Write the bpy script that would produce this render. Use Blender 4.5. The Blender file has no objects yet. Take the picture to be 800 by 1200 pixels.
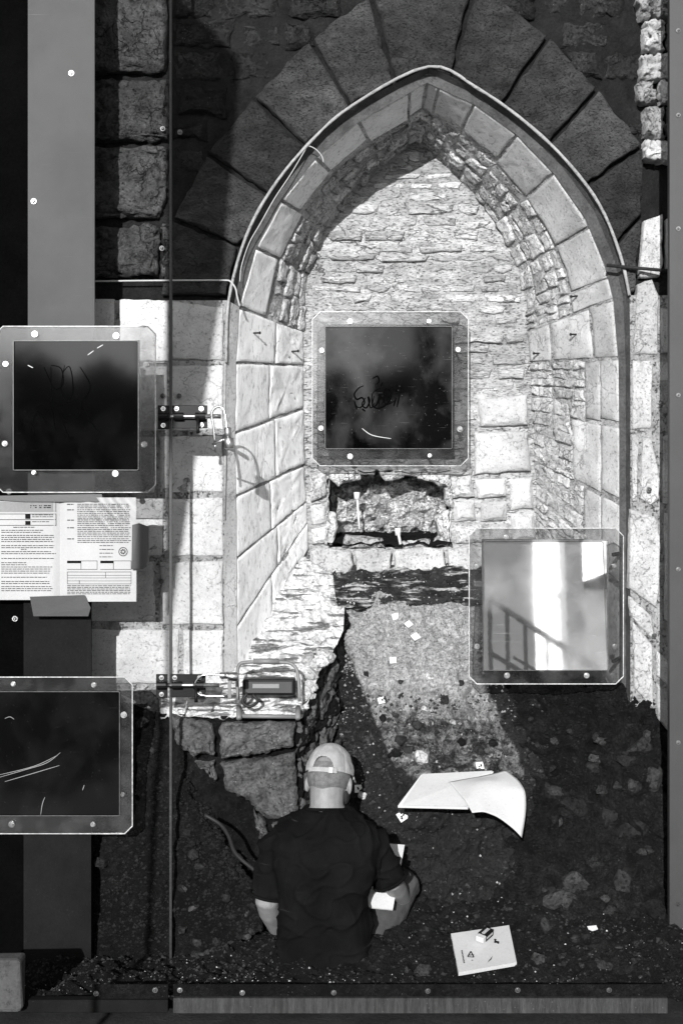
import bpy, bmesh, math, random
import numpy as np
from mathutils import Vector, Matrix, noise

R = math.radians
rnd = random.Random(7)
sc = bpy.context.scene
COL = sc.collection

# ------------------------------------------------------------------ camera
F, DIST, EYE = 1515.0, 5.0, 1.65
cam_d = bpy.data.cameras.new('camera')
cam_d.sensor_fit = 'VERTICAL'; cam_d.sensor_height = 36.0
cam_d.lens = 36.0 * F / 1200.0
cam_d.clip_start = 0.05; cam_d.clip_end = 2000
cam = bpy.data.objects.new('camera', cam_d); COL.objects.link(cam)
cam.location = (0, -DIST, EYE); cam.rotation_euler = (R(90), 0, 0)
sc.camera = cam

# ------------------------------------------------------------------ sky, sun, exposure (black and white picture: neutral light)
AZ, EL = R(9), R(17)
L = Vector((-math.sin(AZ)*math.cos(EL), -math.cos(AZ)*math.cos(EL), math.sin(EL)))
w = bpy.data.worlds.new('World'); sc.world = w; w.use_nodes = True
nt = w.node_tree; nt.nodes.clear()
sky = nt.nodes.new('ShaderNodeTexSky'); sky.sky_type = 'NISHITA'; sky.sun_disc = False
sky.sun_elevation = EL; sky.sun_rotation = math.atan2(L.x, L.y)
bw = nt.nodes.new('ShaderNodeRGBToBW'); bg = nt.nodes.new('ShaderNodeBackground'); bg.inputs[1].default_value = 0.125
wo = nt.nodes.new('ShaderNodeOutputWorld')
nt.links.new(sky.outputs[0], bw.inputs[0]); nt.links.new(bw.outputs[0], bg.inputs[0]); nt.links.new(bg.outputs[0], wo.inputs[0])
sd = bpy.data.lights.new('sun', 'SUN'); sd.energy = 4.3; sd.angle = R(0.5); sd.color = (1, 1, 1)
so = bpy.data.objects.new('sun', sd); COL.objects.link(so); so.location = L*20
so.rotation_euler = (-L).to_track_quat('-Z', 'Y').to_euler()
sc.view_settings.view_transform = 'Standard'; sc.view_settings.look = 'None'
sc.view_settings.exposure = 0.45; sc.view_settings.gamma = 1.0
sc.cycles.caustics_reflective = False; sc.cycles.caustics_refractive = False

# ------------------------------------------------------------------ helpers
def P(px, py, Y):
    "a place in the scene: picture column, picture row and real distance Y behind the wall face"
    d = Y + DIST
    return Vector(((px-400)/F*d, Y, EYE-(py-600)/F*d))

def link(name, me, mat=None, parent=None):
    o = bpy.data.objects.new(name, me); COL.objects.link(o)
    if mat is not None and me is not None:
        if not me.materials: me.materials.append(mat)
    if parent is not None: o.parent = parent; o.matrix_parent_inverse = parent.matrix_world.inverted() if parent.type != 'EMPTY' else Matrix.Translation(-parent.location)
    return o

def thing(name, label, cat, loc=(0, 0, 0), group=None):
    o = bpy.data.objects.new(name, None); COL.objects.link(o); o.location = loc
    o.empty_display_size = 0.05
    return tag(o, label, cat, group)

def tag(o, label, cat=None, group=None, kind=None):
    o['label'] = label
    if cat: o['category'] = cat
    if group: o['group'] = group
    if kind: o['kind'] = kind
    return o

def struct(o, kind='structure', label=None):
    o['kind'] = kind
    if label: o['label'] = label
    return o

def from_bm(name, bm, mat, parent=None, smooth=False):
    bmesh.ops.recalc_face_normals(bm, faces=bm.faces)
    me = bpy.data.meshes.new(name); bm.to_mesh(me); bm.free()
    if smooth:
        me.polygons.foreach_set('use_smooth', [True]*len(me.polygons))
    return link(name, me, mat, parent)

def box(bm, c, s, rot=None):
    c = Vector(c); vs = []
    for x in (-1, 1):
        for y in (-1, 1):
            for z in (-1, 1):
                v = Vector((x*s[0]/2, y*s[1]/2, z*s[2]/2))
                if rot: v = rot @ v
                vs.append(bm.verts.new(c+v))
    for f in ((0, 1, 3, 2), (4, 6, 7, 5), (0, 4, 5, 1), (2, 3, 7, 6), (0, 2, 6, 4), (1, 5, 7, 3)):
        bm.faces.new([vs[i] for i in f])
    return vs

def pbox(bm, x0, y0, x1, y1, Y0, Y1):
    "upright box: picture rectangle at its front distance Y0, real depth to Y1"
    a = P(x0, y1, Y0); b = P(x1, y0, Y0)
    box(bm, ((a.x+b.x)/2, (Y0+Y1)/2, (a.z+b.z)/2), (abs(b.x-a.x), abs(Y1-Y0), abs(b.z-a.z)))

def bevel(bm, w, seg=2):
    bmesh.ops.bevel(bm, geom=list(bm.edges), offset=w, segments=seg, affect='EDGES', profile=0.5)

def frame_dirs(pts):
    out = []
    n = len(pts)
    up = None
    for i in range(n):
        t = (pts[min(i+1, n-1)] - pts[max(i-1, 0)]).normalized()
        if up is None:
            a = Vector((0, 0, 1)) if abs(t.z) < 0.9 else Vector((1, 0, 0))
            up = (a - t*a.dot(t)).normalized()
        else:
            up = (up - t*up.dot(t)).normalized()
        out.append((t, up, t.cross(up)))
    return out

def tube(bm, pts, rad, seg=8, cap=True):
    pts = [Vector(p) for p in pts]
    rad = rad if isinstance(rad, (list, tuple)) else [rad]*len(pts)
    rings = []
    for p, r, (t, u, v) in zip(pts, rad, frame_dirs(pts)):
        rr = r if isinstance(r, (tuple, list)) else (r, r)
        rings.append([bm.verts.new(p + u*math.cos(2*math.pi*k/seg)*rr[0] + v*math.sin(2*math.pi*k/seg)*rr[1]) for k in range(seg)])
    for a, b in zip(rings, rings[1:]):
        for k in range(seg):
            bm.faces.new((a[k], a[(k+1) % seg], b[(k+1) % seg], b[k]))
    if cap:
        bm.faces.new(rings[0][::-1]); bm.faces.new(rings[-1])
    return rings

def smooth_path(pts, n=6):
    pts = [Vector(p) for p in pts]; out = []
    for i in range(len(pts)-1):
        p0, p1, p2, p3 = pts[max(i-1, 0)], pts[i], pts[i+1], pts[min(i+2, len(pts)-1)]
        for k in range(n):
            t = k/n
            out.append(0.5*((2*p1) + (p2-p0)*t + (2*p0-5*p1+4*p2-p3)*t*t + (3*p1-p0-3*p2+p3)*t**3))
    out.append(pts[-1]); return out

def ellipsoid(bm, c, r, rot=None, seg=20, ring=12):
    c = Vector(c); M = rot or Matrix.Identity(3)
    top = bm.verts.new(c + M @ Vector((0, 0, r[2]))); bot = bm.verts.new(c + M @ Vector((0, 0, -r[2])))
    rows = []
    for i in range(1, ring):
        th = math.pi*i/ring
        rows.append([bm.verts.new(c + M @ Vector((r[0]*math.sin(th)*math.cos(2*math.pi*k/seg), r[1]*math.sin(th)*math.sin(2*math.pi*k/seg), r[2]*math.cos(th)))) for k in range(seg)])
    for k in range(seg):
        bm.faces.new((top, rows[0][k], rows[0][(k+1) % seg])); bm.faces.new((bot, rows[-1][(k+1) % seg], rows[-1][k]))
        for a, b in zip(rows, rows[1:]):
            bm.faces.new((a[k], b[k], b[(k+1) % seg], a[(k+1) % seg]))

def poly_prism(bm, pts, n, depth):
    a = [bm.verts.new(p) for p in pts]; b = [bm.verts.new(p - n*depth) for p in pts]
    bm.faces.new(a); bm.faces.new(b[::-1])
    for i in range(len(pts)):
        j = (i+1) % len(pts); bm.faces.new((a[i], b[i], b[j], a[j]))

# ------------------------------------------------------------------ procedural materials (all neutral: the picture is black and white)
def mat(name, base, var=0.25, scale=6.0, fine=60.0, bump=0.4, dist=0.01, rough=0.9, pits=0.0, pit_scale=45.0,
        stain=0.0, rand=0.0, crack=0.0, spoil_shade=None, crust=0.0, stretch=(1, 1, 1), speck=0.0, spec=0.2, metal=0.0, scratch=0.0, rotz=0.0):
    m = bpy.data.materials.new(name); m.use_nodes = True
    t = m.node_tree; N = t.nodes; N.clear(); lk = t.links.new
    out = N.new('ShaderNodeOutputMaterial'); b = N.new('ShaderNodeBsdfPrincipled'); lk(b.outputs[0], out.inputs[0])
    b.inputs['Roughness'].default_value = rough; b.inputs['Metallic'].default_value = metal
    b.inputs['Specular IOR Level'].default_value = spec
    geo = N.new('ShaderNodeNewGeometry'); mp = N.new('ShaderNodeMapping'); lk(geo.outputs['Position'], mp.inputs[0])
    mp.inputs['Scale'].default_value = stretch; mp.inputs['Rotation'].default_value = (0, rotz, 0)
    def noise_(s, d=6.0, ro=0.6):
        n = N.new('ShaderNodeTexNoise'); n.inputs['Scale'].default_value = s; n.inputs['Detail'].default_value = d; n.inputs['Roughness'].default_value = ro
        lk(mp.outputs[0], n.inputs['Vector']); return n.outputs['Fac']
    def math_(op, a, c, clamp=False):
        n = N.new('ShaderNodeMath'); n.operation = op; n.use_clamp = clamp
        for i, v in enumerate((a, c)):
            if isinstance(v, (int, float)): n.inputs[i].default_value = v
            else: lk(v, n.inputs[i])
        return n.outputs[0]
    def ramp_(v, a, c, lo, hi):
        n = N.new('ShaderNodeMapRange'); lk(v, n.inputs[0])
        n.inputs[1].default_value = a; n.inputs[2].default_value = c; n.inputs[3].default_value = lo; n.inputs[4].default_value = hi
        return n.outputs[0]
    n1 = noise_(scale); n2 = noise_(fine, 4.0, 0.7)
    col = math_('MULTIPLY', ramp_(n1, 0.3, 0.7, 1-var, 1+var), ramp_(n2, 0.3, 0.7, 1-var*0.8, 1+var*0.8))
    h = math_('ADD', math_('MULTIPLY', n1, 0.5), math_('MULTIPLY', n2, 0.5))
    if pits:
        v = N.new('ShaderNodeTexNoise'); v.inputs['Scale'].default_value = pit_scale; v.inputs['Detail'].default_value = 7.0; v.inputs['Roughness'].default_value = 0.72
        lk(mp.outputs[0], v.inputs['Vector'])
        pm = ramp_(v.outputs['Fac'], 0.34, 0.45, 1-pits, 1.0)
        col = math_('MULTIPLY', col, pm); h = math_('ADD', h, math_('MULTIPLY', pm, 0.5))
    if crack:
        nd = N.new('ShaderNodeTexNoise'); nd.inputs['Scale'].default_value = 18.0; nd.inputs['Detail'].default_value = 5.0; lk(mp.outputs[0], nd.inputs['Vector'])
        ad = N.new('ShaderNodeVectorMath'); ad.operation = 'MULTIPLY_ADD'; lk(nd.outputs['Color'], ad.inputs[0]); ad.inputs[1].default_value = (.10, .10, .10); lk(mp.outputs[0], ad.inputs[2])
        vc = N.new('ShaderNodeTexVoronoi'); vc.feature = 'DISTANCE_TO_EDGE'; vc.inputs['Scale'].default_value = 11.0; lk(ad.outputs[0], vc.inputs['Vector'])
        sel = ramp_(noise_(5.0, 3.0), 0.45, 0.6, 0.0, 1.0)
        cm = math_('SUBTRACT', 1.0, math_('MULTIPLY', ramp_(vc.outputs['Distance'], 0.0, 0.035, crack, 0.0), sel))
        col = math_('MULTIPLY', col, cm); h = math_('ADD', h, math_('MULTIPLY', cm, 0.7))
    if stain:
        s = noise_(1.7, 5.0, 0.65); col = math_('MULTIPLY', col, ramp_(s, 0.38, 0.6, 1-stain, 1.0))
    if speck:
        v = N.new('ShaderNodeTexVoronoi'); v.inputs['Scale'].default_value = 85.0; lk(geo.outputs['Position'], v.inputs['Vector'])
        w_ = ramp_(v.outputs['Distance'], 0.10, 0.22, 1.0, 0.0)
        sel = ramp_(noise_(14.0, 2.0), 0.52, 0.62, 0.0, 1.0)
        col = math_('ADD', col, math_('MULTIPLY', math_('MULTIPLY', w_, sel), speck))
    if scratch:
        mp2 = N.new('ShaderNodeMapping'); lk(geo.outputs['Position'], mp2.inputs[0]); mp2.inputs['Scale'].default_value = (2, 1, 70); mp2.inputs['Rotation'].default_value = (0, 0.6, 0)
        v = N.new('ShaderNodeTexNoise'); v.inputs['Scale'].default_value = 3.0; v.inputs['Detail'].default_value = 5.0; lk(mp2.outputs[0], v.inputs['Vector'])
        col = math_('ADD', col, ramp_(v.outputs['Fac'], 0.70, 0.76, 0.0, scratch))
    if crust:
        mp3 = N.new('ShaderNodeMapping'); lk(geo.outputs['Position'], mp3.inputs[0]); mp3.inputs['Scale'].default_value = (5, 5, 34)
        v = N.new('ShaderNodeTexNoise'); v.inputs['Scale'].default_value = 1.6; v.inputs['Detail'].default_value = 7.0; v.inputs['Roughness'].default_value = 0.65; v.inputs['Distortion'].default_value = 0.5; lk(mp3.outputs[0], v.inputs['Vector'])
        cr = ramp_(v.outputs['Fac'], *((0.37, 0.47) if name.startswith('white') else (0.50, 0.58)), 0.0, 1.0)
        col = math_('ADD', col, math_('MULTIPLY', cr, crust)); h = math_('ADD', h, cr)
    if rand:
        oi = N.new('ShaderNodeObjectInfo'); col = math_('MULTIPLY', col, ramp_(oi.outputs['Random'], 0, 1, 1-rand, 1+rand))
    if spoil_shade is not None:      # dark spoil plus painted side shade, laid out by the mesh attribute 'layer'
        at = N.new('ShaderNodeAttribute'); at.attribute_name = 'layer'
        lay = ramp_(math_('ADD', at.outputs['Fac'], math_('MULTIPLY', math_('SUBTRACT', noise_(16.0, 8.0, 0.7), 0.5), 1.1)), 0.3, 0.7, 1.0, spoil_shade/base)
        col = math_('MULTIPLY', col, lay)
    col = math_('MULTIPLY', col, base)
    cl = math_('MINIMUM', col, 0.92)
    cc = N.new('ShaderNodeCombineColor'); [lk(cl, cc.inputs[i]) for i in range(3)]
    lk(cc.outputs[0], b.inputs['Base Color'])
    bp = N.new('ShaderNodeBump'); bp.inputs['Strength'].default_value = bump; bp.inputs['Distance'].default_value = dist
    lk(h, bp.inputs['Height']); lk(bp.outputs[0], b.inputs['Normal'])
    return m

M = {}
M['ashlar'] = mat('pale_ashlar', 0.56, 0.16, 9, 170, 0.7, 0.006, pits=0.5, pit_scale=90, stain=0.32, rand=0.12, crack=0.45)
M['reveal'] = mat('whitewashed_reveal', 0.88, 0.10, 9, 170, 0.6, 0.006, pits=0.5, pit_scale=70, rand=0.07, stain=0.15, stretch=(1, 1, 0.35), crack=0.5)  # left side made paler than the right, painting its stronger light into colour
M['vous'] = mat('dark_tooled_stone', 0.054, 0.45, 14, 170, 1.0, 0.016, pits=0.6, pit_scale=130, stain=0.5, rand=0.4, scratch=0.9, stretch=(0.75, 1, 1.35), rotz=0.6, crack=0.4, speck=0.5)
M['rough'] = mat('dark_rough_ashlar', 0.075, 0.5, 16, 120, 1.0, 0.02, pits=0.55, pit_scale=70, stain=0.4, rand=0.35, speck=1.0, crack=0.7)
M['fill'] = mat('blackened_rubble', 0.028, 0.6, 16, 120, 1.0, 0.02, pits=0.5, pit_scale=70, stain=0.5, rand=0.5, speck=2.5, crack=0.7)
M['rubble'] = mat('vault_rubble', 0.50, 0.40, 20, 110, 1.0, 0.012, pits=0.6, pit_scale=110, stain=0.3, rand=0.25, crack=0.7)
M['rubblelt'] = mat('pale_rubble', 0.56, 0.25, 20, 110, 1.0, 0.012, pits=0.55, pit_scale=100, stain=0.2, rand=0.18, crack=0.6)
M['back'] = mat('back_wall_stone', 0.46, 0.36, 20, 120, 1.0, 0.010, pits=0.6, pit_scale=100, stain=0.3, rand=0.2, stretch=(0.5, 1, 1.8), crack=0.75)
M['mortar'] = mat('old_mortar', 0.44, 0.38, 20, 120, 1.0, 0.012, pits=0.65, pit_scale=95, stain=0.35, stretch=(0.6, 1, 1.6), crack=0.75)
M['mortardk'] = mat('dark_joint', 0.010, 0.5, 15, 90, 0.9, 0.02)
M['mortarmid'] = mat('grey_joint', 0.26, 0.4, 25, 120, 1.0, 0.012, pits=0.7, pit_scale=60)
M['mould'] = mat('pale_mould', 0.30, 0.25, 15, 90, 0.6, 0.01, pits=0.3)
M['chamfer'] = mat('grey_chamfer', 0.07, 0.35, 12, 120, 0.7, 0.01, pits=0.3, pit_scale=80)
M['jamb'] = mat('grey_jamb_stone', 0.52, 0.24, 12, 170, 0.9, 0.008, pits=0.5, pit_scale=95, stain=0.3, rand=0.14, crack=0.5)
M['soil'] = mat('dark_soil', 0.010, 0.9, 18, 120, 1.0, 0.05, speck=6.0, stain=0.75, pits=0.6, pit_scale=45)
M['soil2'] = mat('dry_dark_soil', 0.018, 0.9, 16, 100, 1.0, 0.05, speck=4.0, stain=0.75, pits=0.6, pit_scale=40)
M['gravel'] = mat('pale_gravel', 0.40, 0.32, 45, 180, 1.0, 0.014, stain=0.2, pits=0.5, pit_scale=120)
M['ramp'] = mat('pale_gravel_spoil_and_painted_shade', 0.42, 0.32, 45, 180, 1.0, 0.014, stain=0.2, pits=0.5, pit_scale=120, spoil_shade=0.020)
M['spoil'] = mat('grey_spoil', 0.075, 0.5, 25, 130, 1.0, 0.02, stain=0.4, speck=1.5)
M['white'] = mat('white_rubble_top', 0.20, 0.4, 14, 110, 1.0, 0.02, crust=2.4, pits=0.4, pit_scale=60)
M['berm'] = mat('dark_crusted_berm', 0.03, 0.6, 14, 90, 1.0, 0.02, crust=12.0, stain=0.5)
M['bench'] = mat('speckled_block', 0.075, 0.5, 22, 130, 1.0, 0.012, pits=0.5, pit_scale=90, speck=2.5, rand=0.25)
M['loose'] = mat('loose_stone', 0.026, 0.5, 24, 110, 1.0, 0.014, pits=0.6, pit_scale=60, rand=0.7, crack=.5)
M['asphalt'] = mat('asphalt', 0.03, 0.4, 9, 90, 0.8, 0.01)
M['paving'] = mat('pale_paving', 0.52, 0.15, 4, 60, 0.3, 0.004)
M['steel'] = mat('grey_painted_steel', 0.062, 0.10, 5, 400, 0.2, 0.002, stain=0.18, scratch=0.5, rough=0.6, spec=0.2)
M['steelmid'] = mat('mid_grey_painted_steel', 0.034, 0.16, 5, 300, 0.08, 0.002, rough=0.5, spec=0.4)
M['steeldk'] = mat('dark_grey_steel', 0.010, 0.25, 6, 200, 0.1, 0.002, rough=0.8, spec=0.03, speck=1.0)
M['black'] = mat('black_painted_steel', 0.0022, 0.3, 6, 120, 0.1, 0.003, rough=0.9, spec=0.0)
M['lockblack'] = mat('black_lock_steel', 0.006, 0.3, 20, 200, 0.2, 0.002, rough=0.45, spec=0.15)
M['chrome'] = mat('worn_chrome', 0.55, 0.2, 20, 200, 0.1, 0.001, rough=0.28, metal=1.0)
M['bolt'] = mat('zinc_bolt', 0.26, 0.5, 60, 250, 0.3, 0.001, rough=0.35, metal=0.9, rand=0.5)
M['anchor'] = mat('dull_anchor', 0.10, 0.4, 60, 250, 0.3, 0.001, rough=0.5, metal=0.7)
M['rail'] = mat('chipped_rail', 0.034, 0.5, 18, 140, 0.5, 0.004, rough=0.7, speck=1.5, stretch=(4, 1, 0.4))
M['seam'] = mat('dirty_seam_bar', 0.014, 0.6, 8, 90, 0.4, 0.003, rough=0.5, speck=6.0, spec=0.4)
M['paper'] = mat('white_paper', 0.52, 0.07, 6, 160, 0.3, 0.003, rough=0.85, stain=0.10, pits=0.15, pit_scale=120)
M['ink'] = mat('black_ink', 0.012, 0.1, 5, 100, 0.0, 0.001, rough=0.9, spec=0.0)
M['marker'] = mat('marker_ink', 0.002, 0.1, 5, 100, 0.0, 0.001, rough=1.0, spec=0.0)
M['inkgrey'] = mat('grey_ink', 0.22, 0.1, 5, 100, 0.0, 0.001, rough=0.7)
M['tape'] = mat('grey_tape', 0.045, 0.1, 9, 150, 0.2, 0.002, rough=0.4, spec=0.4)
M['cable'] = mat('pale_cable', 0.42, 0.1, 9, 90, 0.1, 0.001, rough=0.6)
M['cabledk'] = mat('black_cable', 0.02, 0.1, 9, 90, 0.1, 0.001, rough=0.5)
M['iron'] = mat('dark_iron', 0.02, 0.3, 20, 120, 0.4, 0.003, rough=0.7)
M['skin'] = mat('skin', 0.22, 0.16, 30, 260, 0.4, 0.003, stain=0.15, rough=0.55, spec=0.35)
M['stubble'] = mat('stubble', 0.13, 0.35, 60, 420, 0.6, 0.002, rough=0.9)
M['shirt'] = mat('black_cotton', 0.0065, 0.35, 8, 300, 0.4, 0.004, speck=0.0, stain=0.3, rough=0.95, spec=0.05, scratch=5.0)
M['trouser'] = mat('grey_trouser', 0.060, 0.15, 9, 260, 0.4, 0.004, rough=0.95, spec=0.1)
M['cap'] = mat('pale_cap_cotton', 0.42, 0.16, 26, 350, 0.9, 0.006, stain=0.2, rough=0.95, spec=0.1)
M['hair'] = mat('dark_hair', 0.02, 0.4, 60, 400, 0.8, 0.004, rough=0.8)
M['boot'] = mat('dark_boot', 0.03, 0.2, 20, 120, 0.3, 0.003, rough=0.7)
M['concrete'] = mat('pale_render', 0.78, 0.08, 4, 60, 0.2, 0.004)
M['concretelt'] = mat('pale_concrete', 0.06, 0.25, 8, 90, 0.5, 0.006, pits=0.3)
M['leaf'] = mat('leaf', 0.05, 0.3, 9, 60, 0.1, 0.002, rough=0.6)
M['bark'] = mat('bark', 0.06, 0.4, 12, 60, 0.8, 0.01)
M['blocker'] = mat('blocker_fabric', 0.3, 0.1, 5, 120, 0.2, 0.003)
M['notice'] = mat('notice_paper', 0.40, 0.06, 6, 160, 0.3, 0.003, rough=0.85, stain=0.12)
M['card'] = mat('marker_card', 0.62, 0.05, 9, 150, 0.1, 0.001, rough=0.6)
M['lampgrey'] = mat('lamp_grey_metal', 0.16, 0.12, 9, 120, 0.1, 0.002, rough=0.5, spec=0.4)

def acrylic():
    m = bpy.data.materials.new('clear_acrylic'); m.use_nodes = True; t = m.node_tree; N = t.nodes; N.clear(); lk = t.links.new
    o = N.new('ShaderNodeOutputMaterial'); tr = N.new('ShaderNodeBsdfTransparent'); tr.inputs[0].default_value = (0.80, 0.80, 0.80, 1)
    gl = N.new('ShaderNodeBsdfGlossy'); gl.inputs['Roughness'].default_value = 0.12; gl.inputs[0].default_value = (0.9, 0.9, 0.9, 1)
    df = N.new('ShaderNodeBsdfDiffuse'); df.inputs[0].default_value = (0.08, 0.08, 0.08, 1)
    geo = N.new('ShaderNodeNewGeometry'); n = N.new('ShaderNodeTexNoise'); n.inputs['Scale'].default_value = 14; n.inputs['Detail'].default_value = 8; lk(geo.outputs['Position'], n.inputs['Vector'])
    mr = N.new('ShaderNodeMapRange'); lk(n.outputs['Fac'], mr.inputs[0]); mr.inputs[1].default_value = 0.42; mr.inputs[2].default_value = 0.7; mr.inputs[3].default_value = 0.04; mr.inputs[4].default_value = 0.35
    a = N.new('ShaderNodeMixShader'); lk(mr.outputs[0], a.inputs[0]); lk(tr.outputs[0], a.inputs[1]); lk(df.outputs[0], a.inputs[2])
    c = N.new('ShaderNodeMixShader'); c.inputs[0].default_value = 0.05; lk(a.outputs[0], c.inputs[1]); lk(gl.outputs[0], c.inputs[2]); lk(c.outputs[0], o.inputs[0])
    return m
M['acrylic'] = acrylic()
M['edge'] = mat('polished_edge', 0.50, 0.35, 20, 80, 0.1, 0.001, rough=0.25, spec=0.6)
M['edgedk'] = mat('dull_edge', 0.10, 0.35, 20, 80, 0.1, 0.001, rough=0.3, spec=0.6)

def pane_mat(name, dust, mirror=False, lo=0.47, hi=0.72, sc_=5.0):
    m = bpy.data.materials.new(name); m.use_nodes = True; t = m.node_tree; N = t.nodes; N.clear(); lk = t.links.new
    o = N.new('ShaderNodeOutputMaterial'); b = N.new('ShaderNodeBsdfPrincipled'); lk(b.outputs[0], o.inputs[0])
    geo = N.new('ShaderNodeNewGeometry'); mp = N.new('ShaderNodeMapping'); lk(geo.outputs['Position'], mp.inputs[0]); mp.inputs['Rotation'].default_value = (0, 0.8, 0); mp.inputs['Scale'].default_value = (1, 1, 0.8)
    n = N.new('ShaderNodeTexNoise'); n.inputs['Scale'].default_value = sc_; n.inputs['Detail'].default_value = 6; n.inputs['Distortion'].default_value = 0.2; lk(mp.outputs[0], n.inputs['Vector'])
    mr = N.new('ShaderNodeMapRange'); lk(n.outputs['Fac'], mr.inputs[0]); mr.inputs[1].default_value = lo; mr.inputs[2].default_value = hi; mr.inputs[3].default_value = 0.001; mr.inputs[4].default_value = dust
    # fine wiping marks and specks
    mp2 = N.new('ShaderNodeMapping'); lk(geo.outputs['Position'], mp2.inputs[0]); mp2.inputs['Scale'].default_value = (3, 1, 45); mp2.inputs['Rotation'].default_value = (0, -0.5, 0)
    n2 = N.new('ShaderNodeTexNoise'); n2.inputs['Scale'].default_value = 4; n2.inputs['Detail'].default_value = 6; lk(mp2.outputs[0], n2.inputs['Vector'])
    m2 = N.new('ShaderNodeMapRange'); lk(n2.outputs['Fac'], m2.inputs[0]); m2.inputs[1].default_value = 0.66; m2.inputs[2].default_value = 0.8; m2.inputs[3].default_value = 0.0; m2.inputs[4].default_value = dust*1.2
    v = N.new('ShaderNodeTexVoronoi'); v.inputs['Scale'].default_value = 60; lk(geo.outputs['Position'], v.inputs['Vector'])
    m3 = N.new('ShaderNodeMapRange'); lk(v.outputs['Distance'], m3.inputs[0]); m3.inputs[1].default_value = 0.03; m3.inputs[2].default_value = 0.08; m3.inputs[3].default_value = dust*4 if not mirror else 0.0; m3.inputs[4].default_value = 0.0
    a1 = N.new('ShaderNodeMath'); a1.operation = 'ADD'; lk(mr.outputs[0], a1.inputs[0]); lk(m2.outputs[0], a1.inputs[1])
    a2 = N.new('ShaderNodeMath'); a2.operation = 'ADD'; lk(a1.outputs[0], a2.inputs[0]); lk(m3.outputs[0], a2.inputs[1])
    if mirror:
        b.inputs['Base Color'].default_value = (0.9, 0.9, 0.9, 1); b.inputs['Metallic'].default_value = 1.0
        r = N.new('ShaderNodeMapRange'); lk(n.outputs['Fac'], r.inputs[0]); r.inputs[1].default_value = 0.4; r.inputs[2].default_value = 0.7; r.inputs[3].default_value = 0.02; r.inputs[4].default_value = 0.06
        lk(r.outputs[0], b.inputs['Roughness'])
        df = N.new('ShaderNodeBsdfDiffuse'); df.inputs[0].default_value = (.5, .5, .5, 1)
        fm = N.new('ShaderNodeMapRange'); lk(n.outputs['Fac'], fm.inputs[0]); fm.inputs[1].default_value = 0.4; fm.inputs[2].default_value = 0.75; fm.inputs[3].default_value = 0.06; fm.inputs[4].default_value = 0.42
        fa = N.new('ShaderNodeMath'); fa.operation = 'ADD'; fa.use_clamp = True; lk(fm.outputs[0], fa.inputs[0]); lk(m2.outputs[0], fa.inputs[1]); m2.inputs[4].default_value = 0.35
        mx = N.new('ShaderNodeMixShader'); lk(fa.outputs[0], mx.inputs[0]); lk(b.outputs[0], mx.inputs[1]); lk(df.outputs[0], mx.inputs[2]); lk(mx.outputs[0], o.inputs[0])
        bpn = N.new('ShaderNodeBump'); bpn.inputs['Strength'].default_value = 0.008; bpn.inputs['Distance'].default_value = 0.01; lk(n.outputs['Fac'], bpn.inputs['Height']); lk(bpn.outputs[0], b.inputs['Normal'])
    else:
        cc = N.new('ShaderNodeCombineColor'); [lk(a2.outputs[0], cc.inputs[i]) for i in range(3)]; lk(cc.outputs[0], b.inputs['Base Color'])
        b.inputs['Roughness'].default_value = 0.06; b.inputs['Specular IOR Level'].default_value = 0.3
    return m

# ------------------------------------------------------------------ ground
bm = bmesh.new()
g = 400
vs = [bm.verts.new(v) for v in ((-g, -g, -.03), (g, -g, -.03), (g, g, -.03), (-g, g, -.03))]; bm.faces.new(vs)
struct(from_bm('ground', bm, M['asphalt']), label='dark asphalt ground in front of the excavation')

bm = bmesh.new()
bm.faces.new([bm.verts.new(v) for v in ((-30, -40, -.024), (30, -40, -.024), (30, -2.2, -.024), (-30, -2.2, -.024))])  # unseen pale surface, added to throw sunlight onto the facing building
struct(from_bm('bounce_paving', bm, M['paving']), label='pale paved street added behind the photographer to bounce sunlight')

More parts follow.
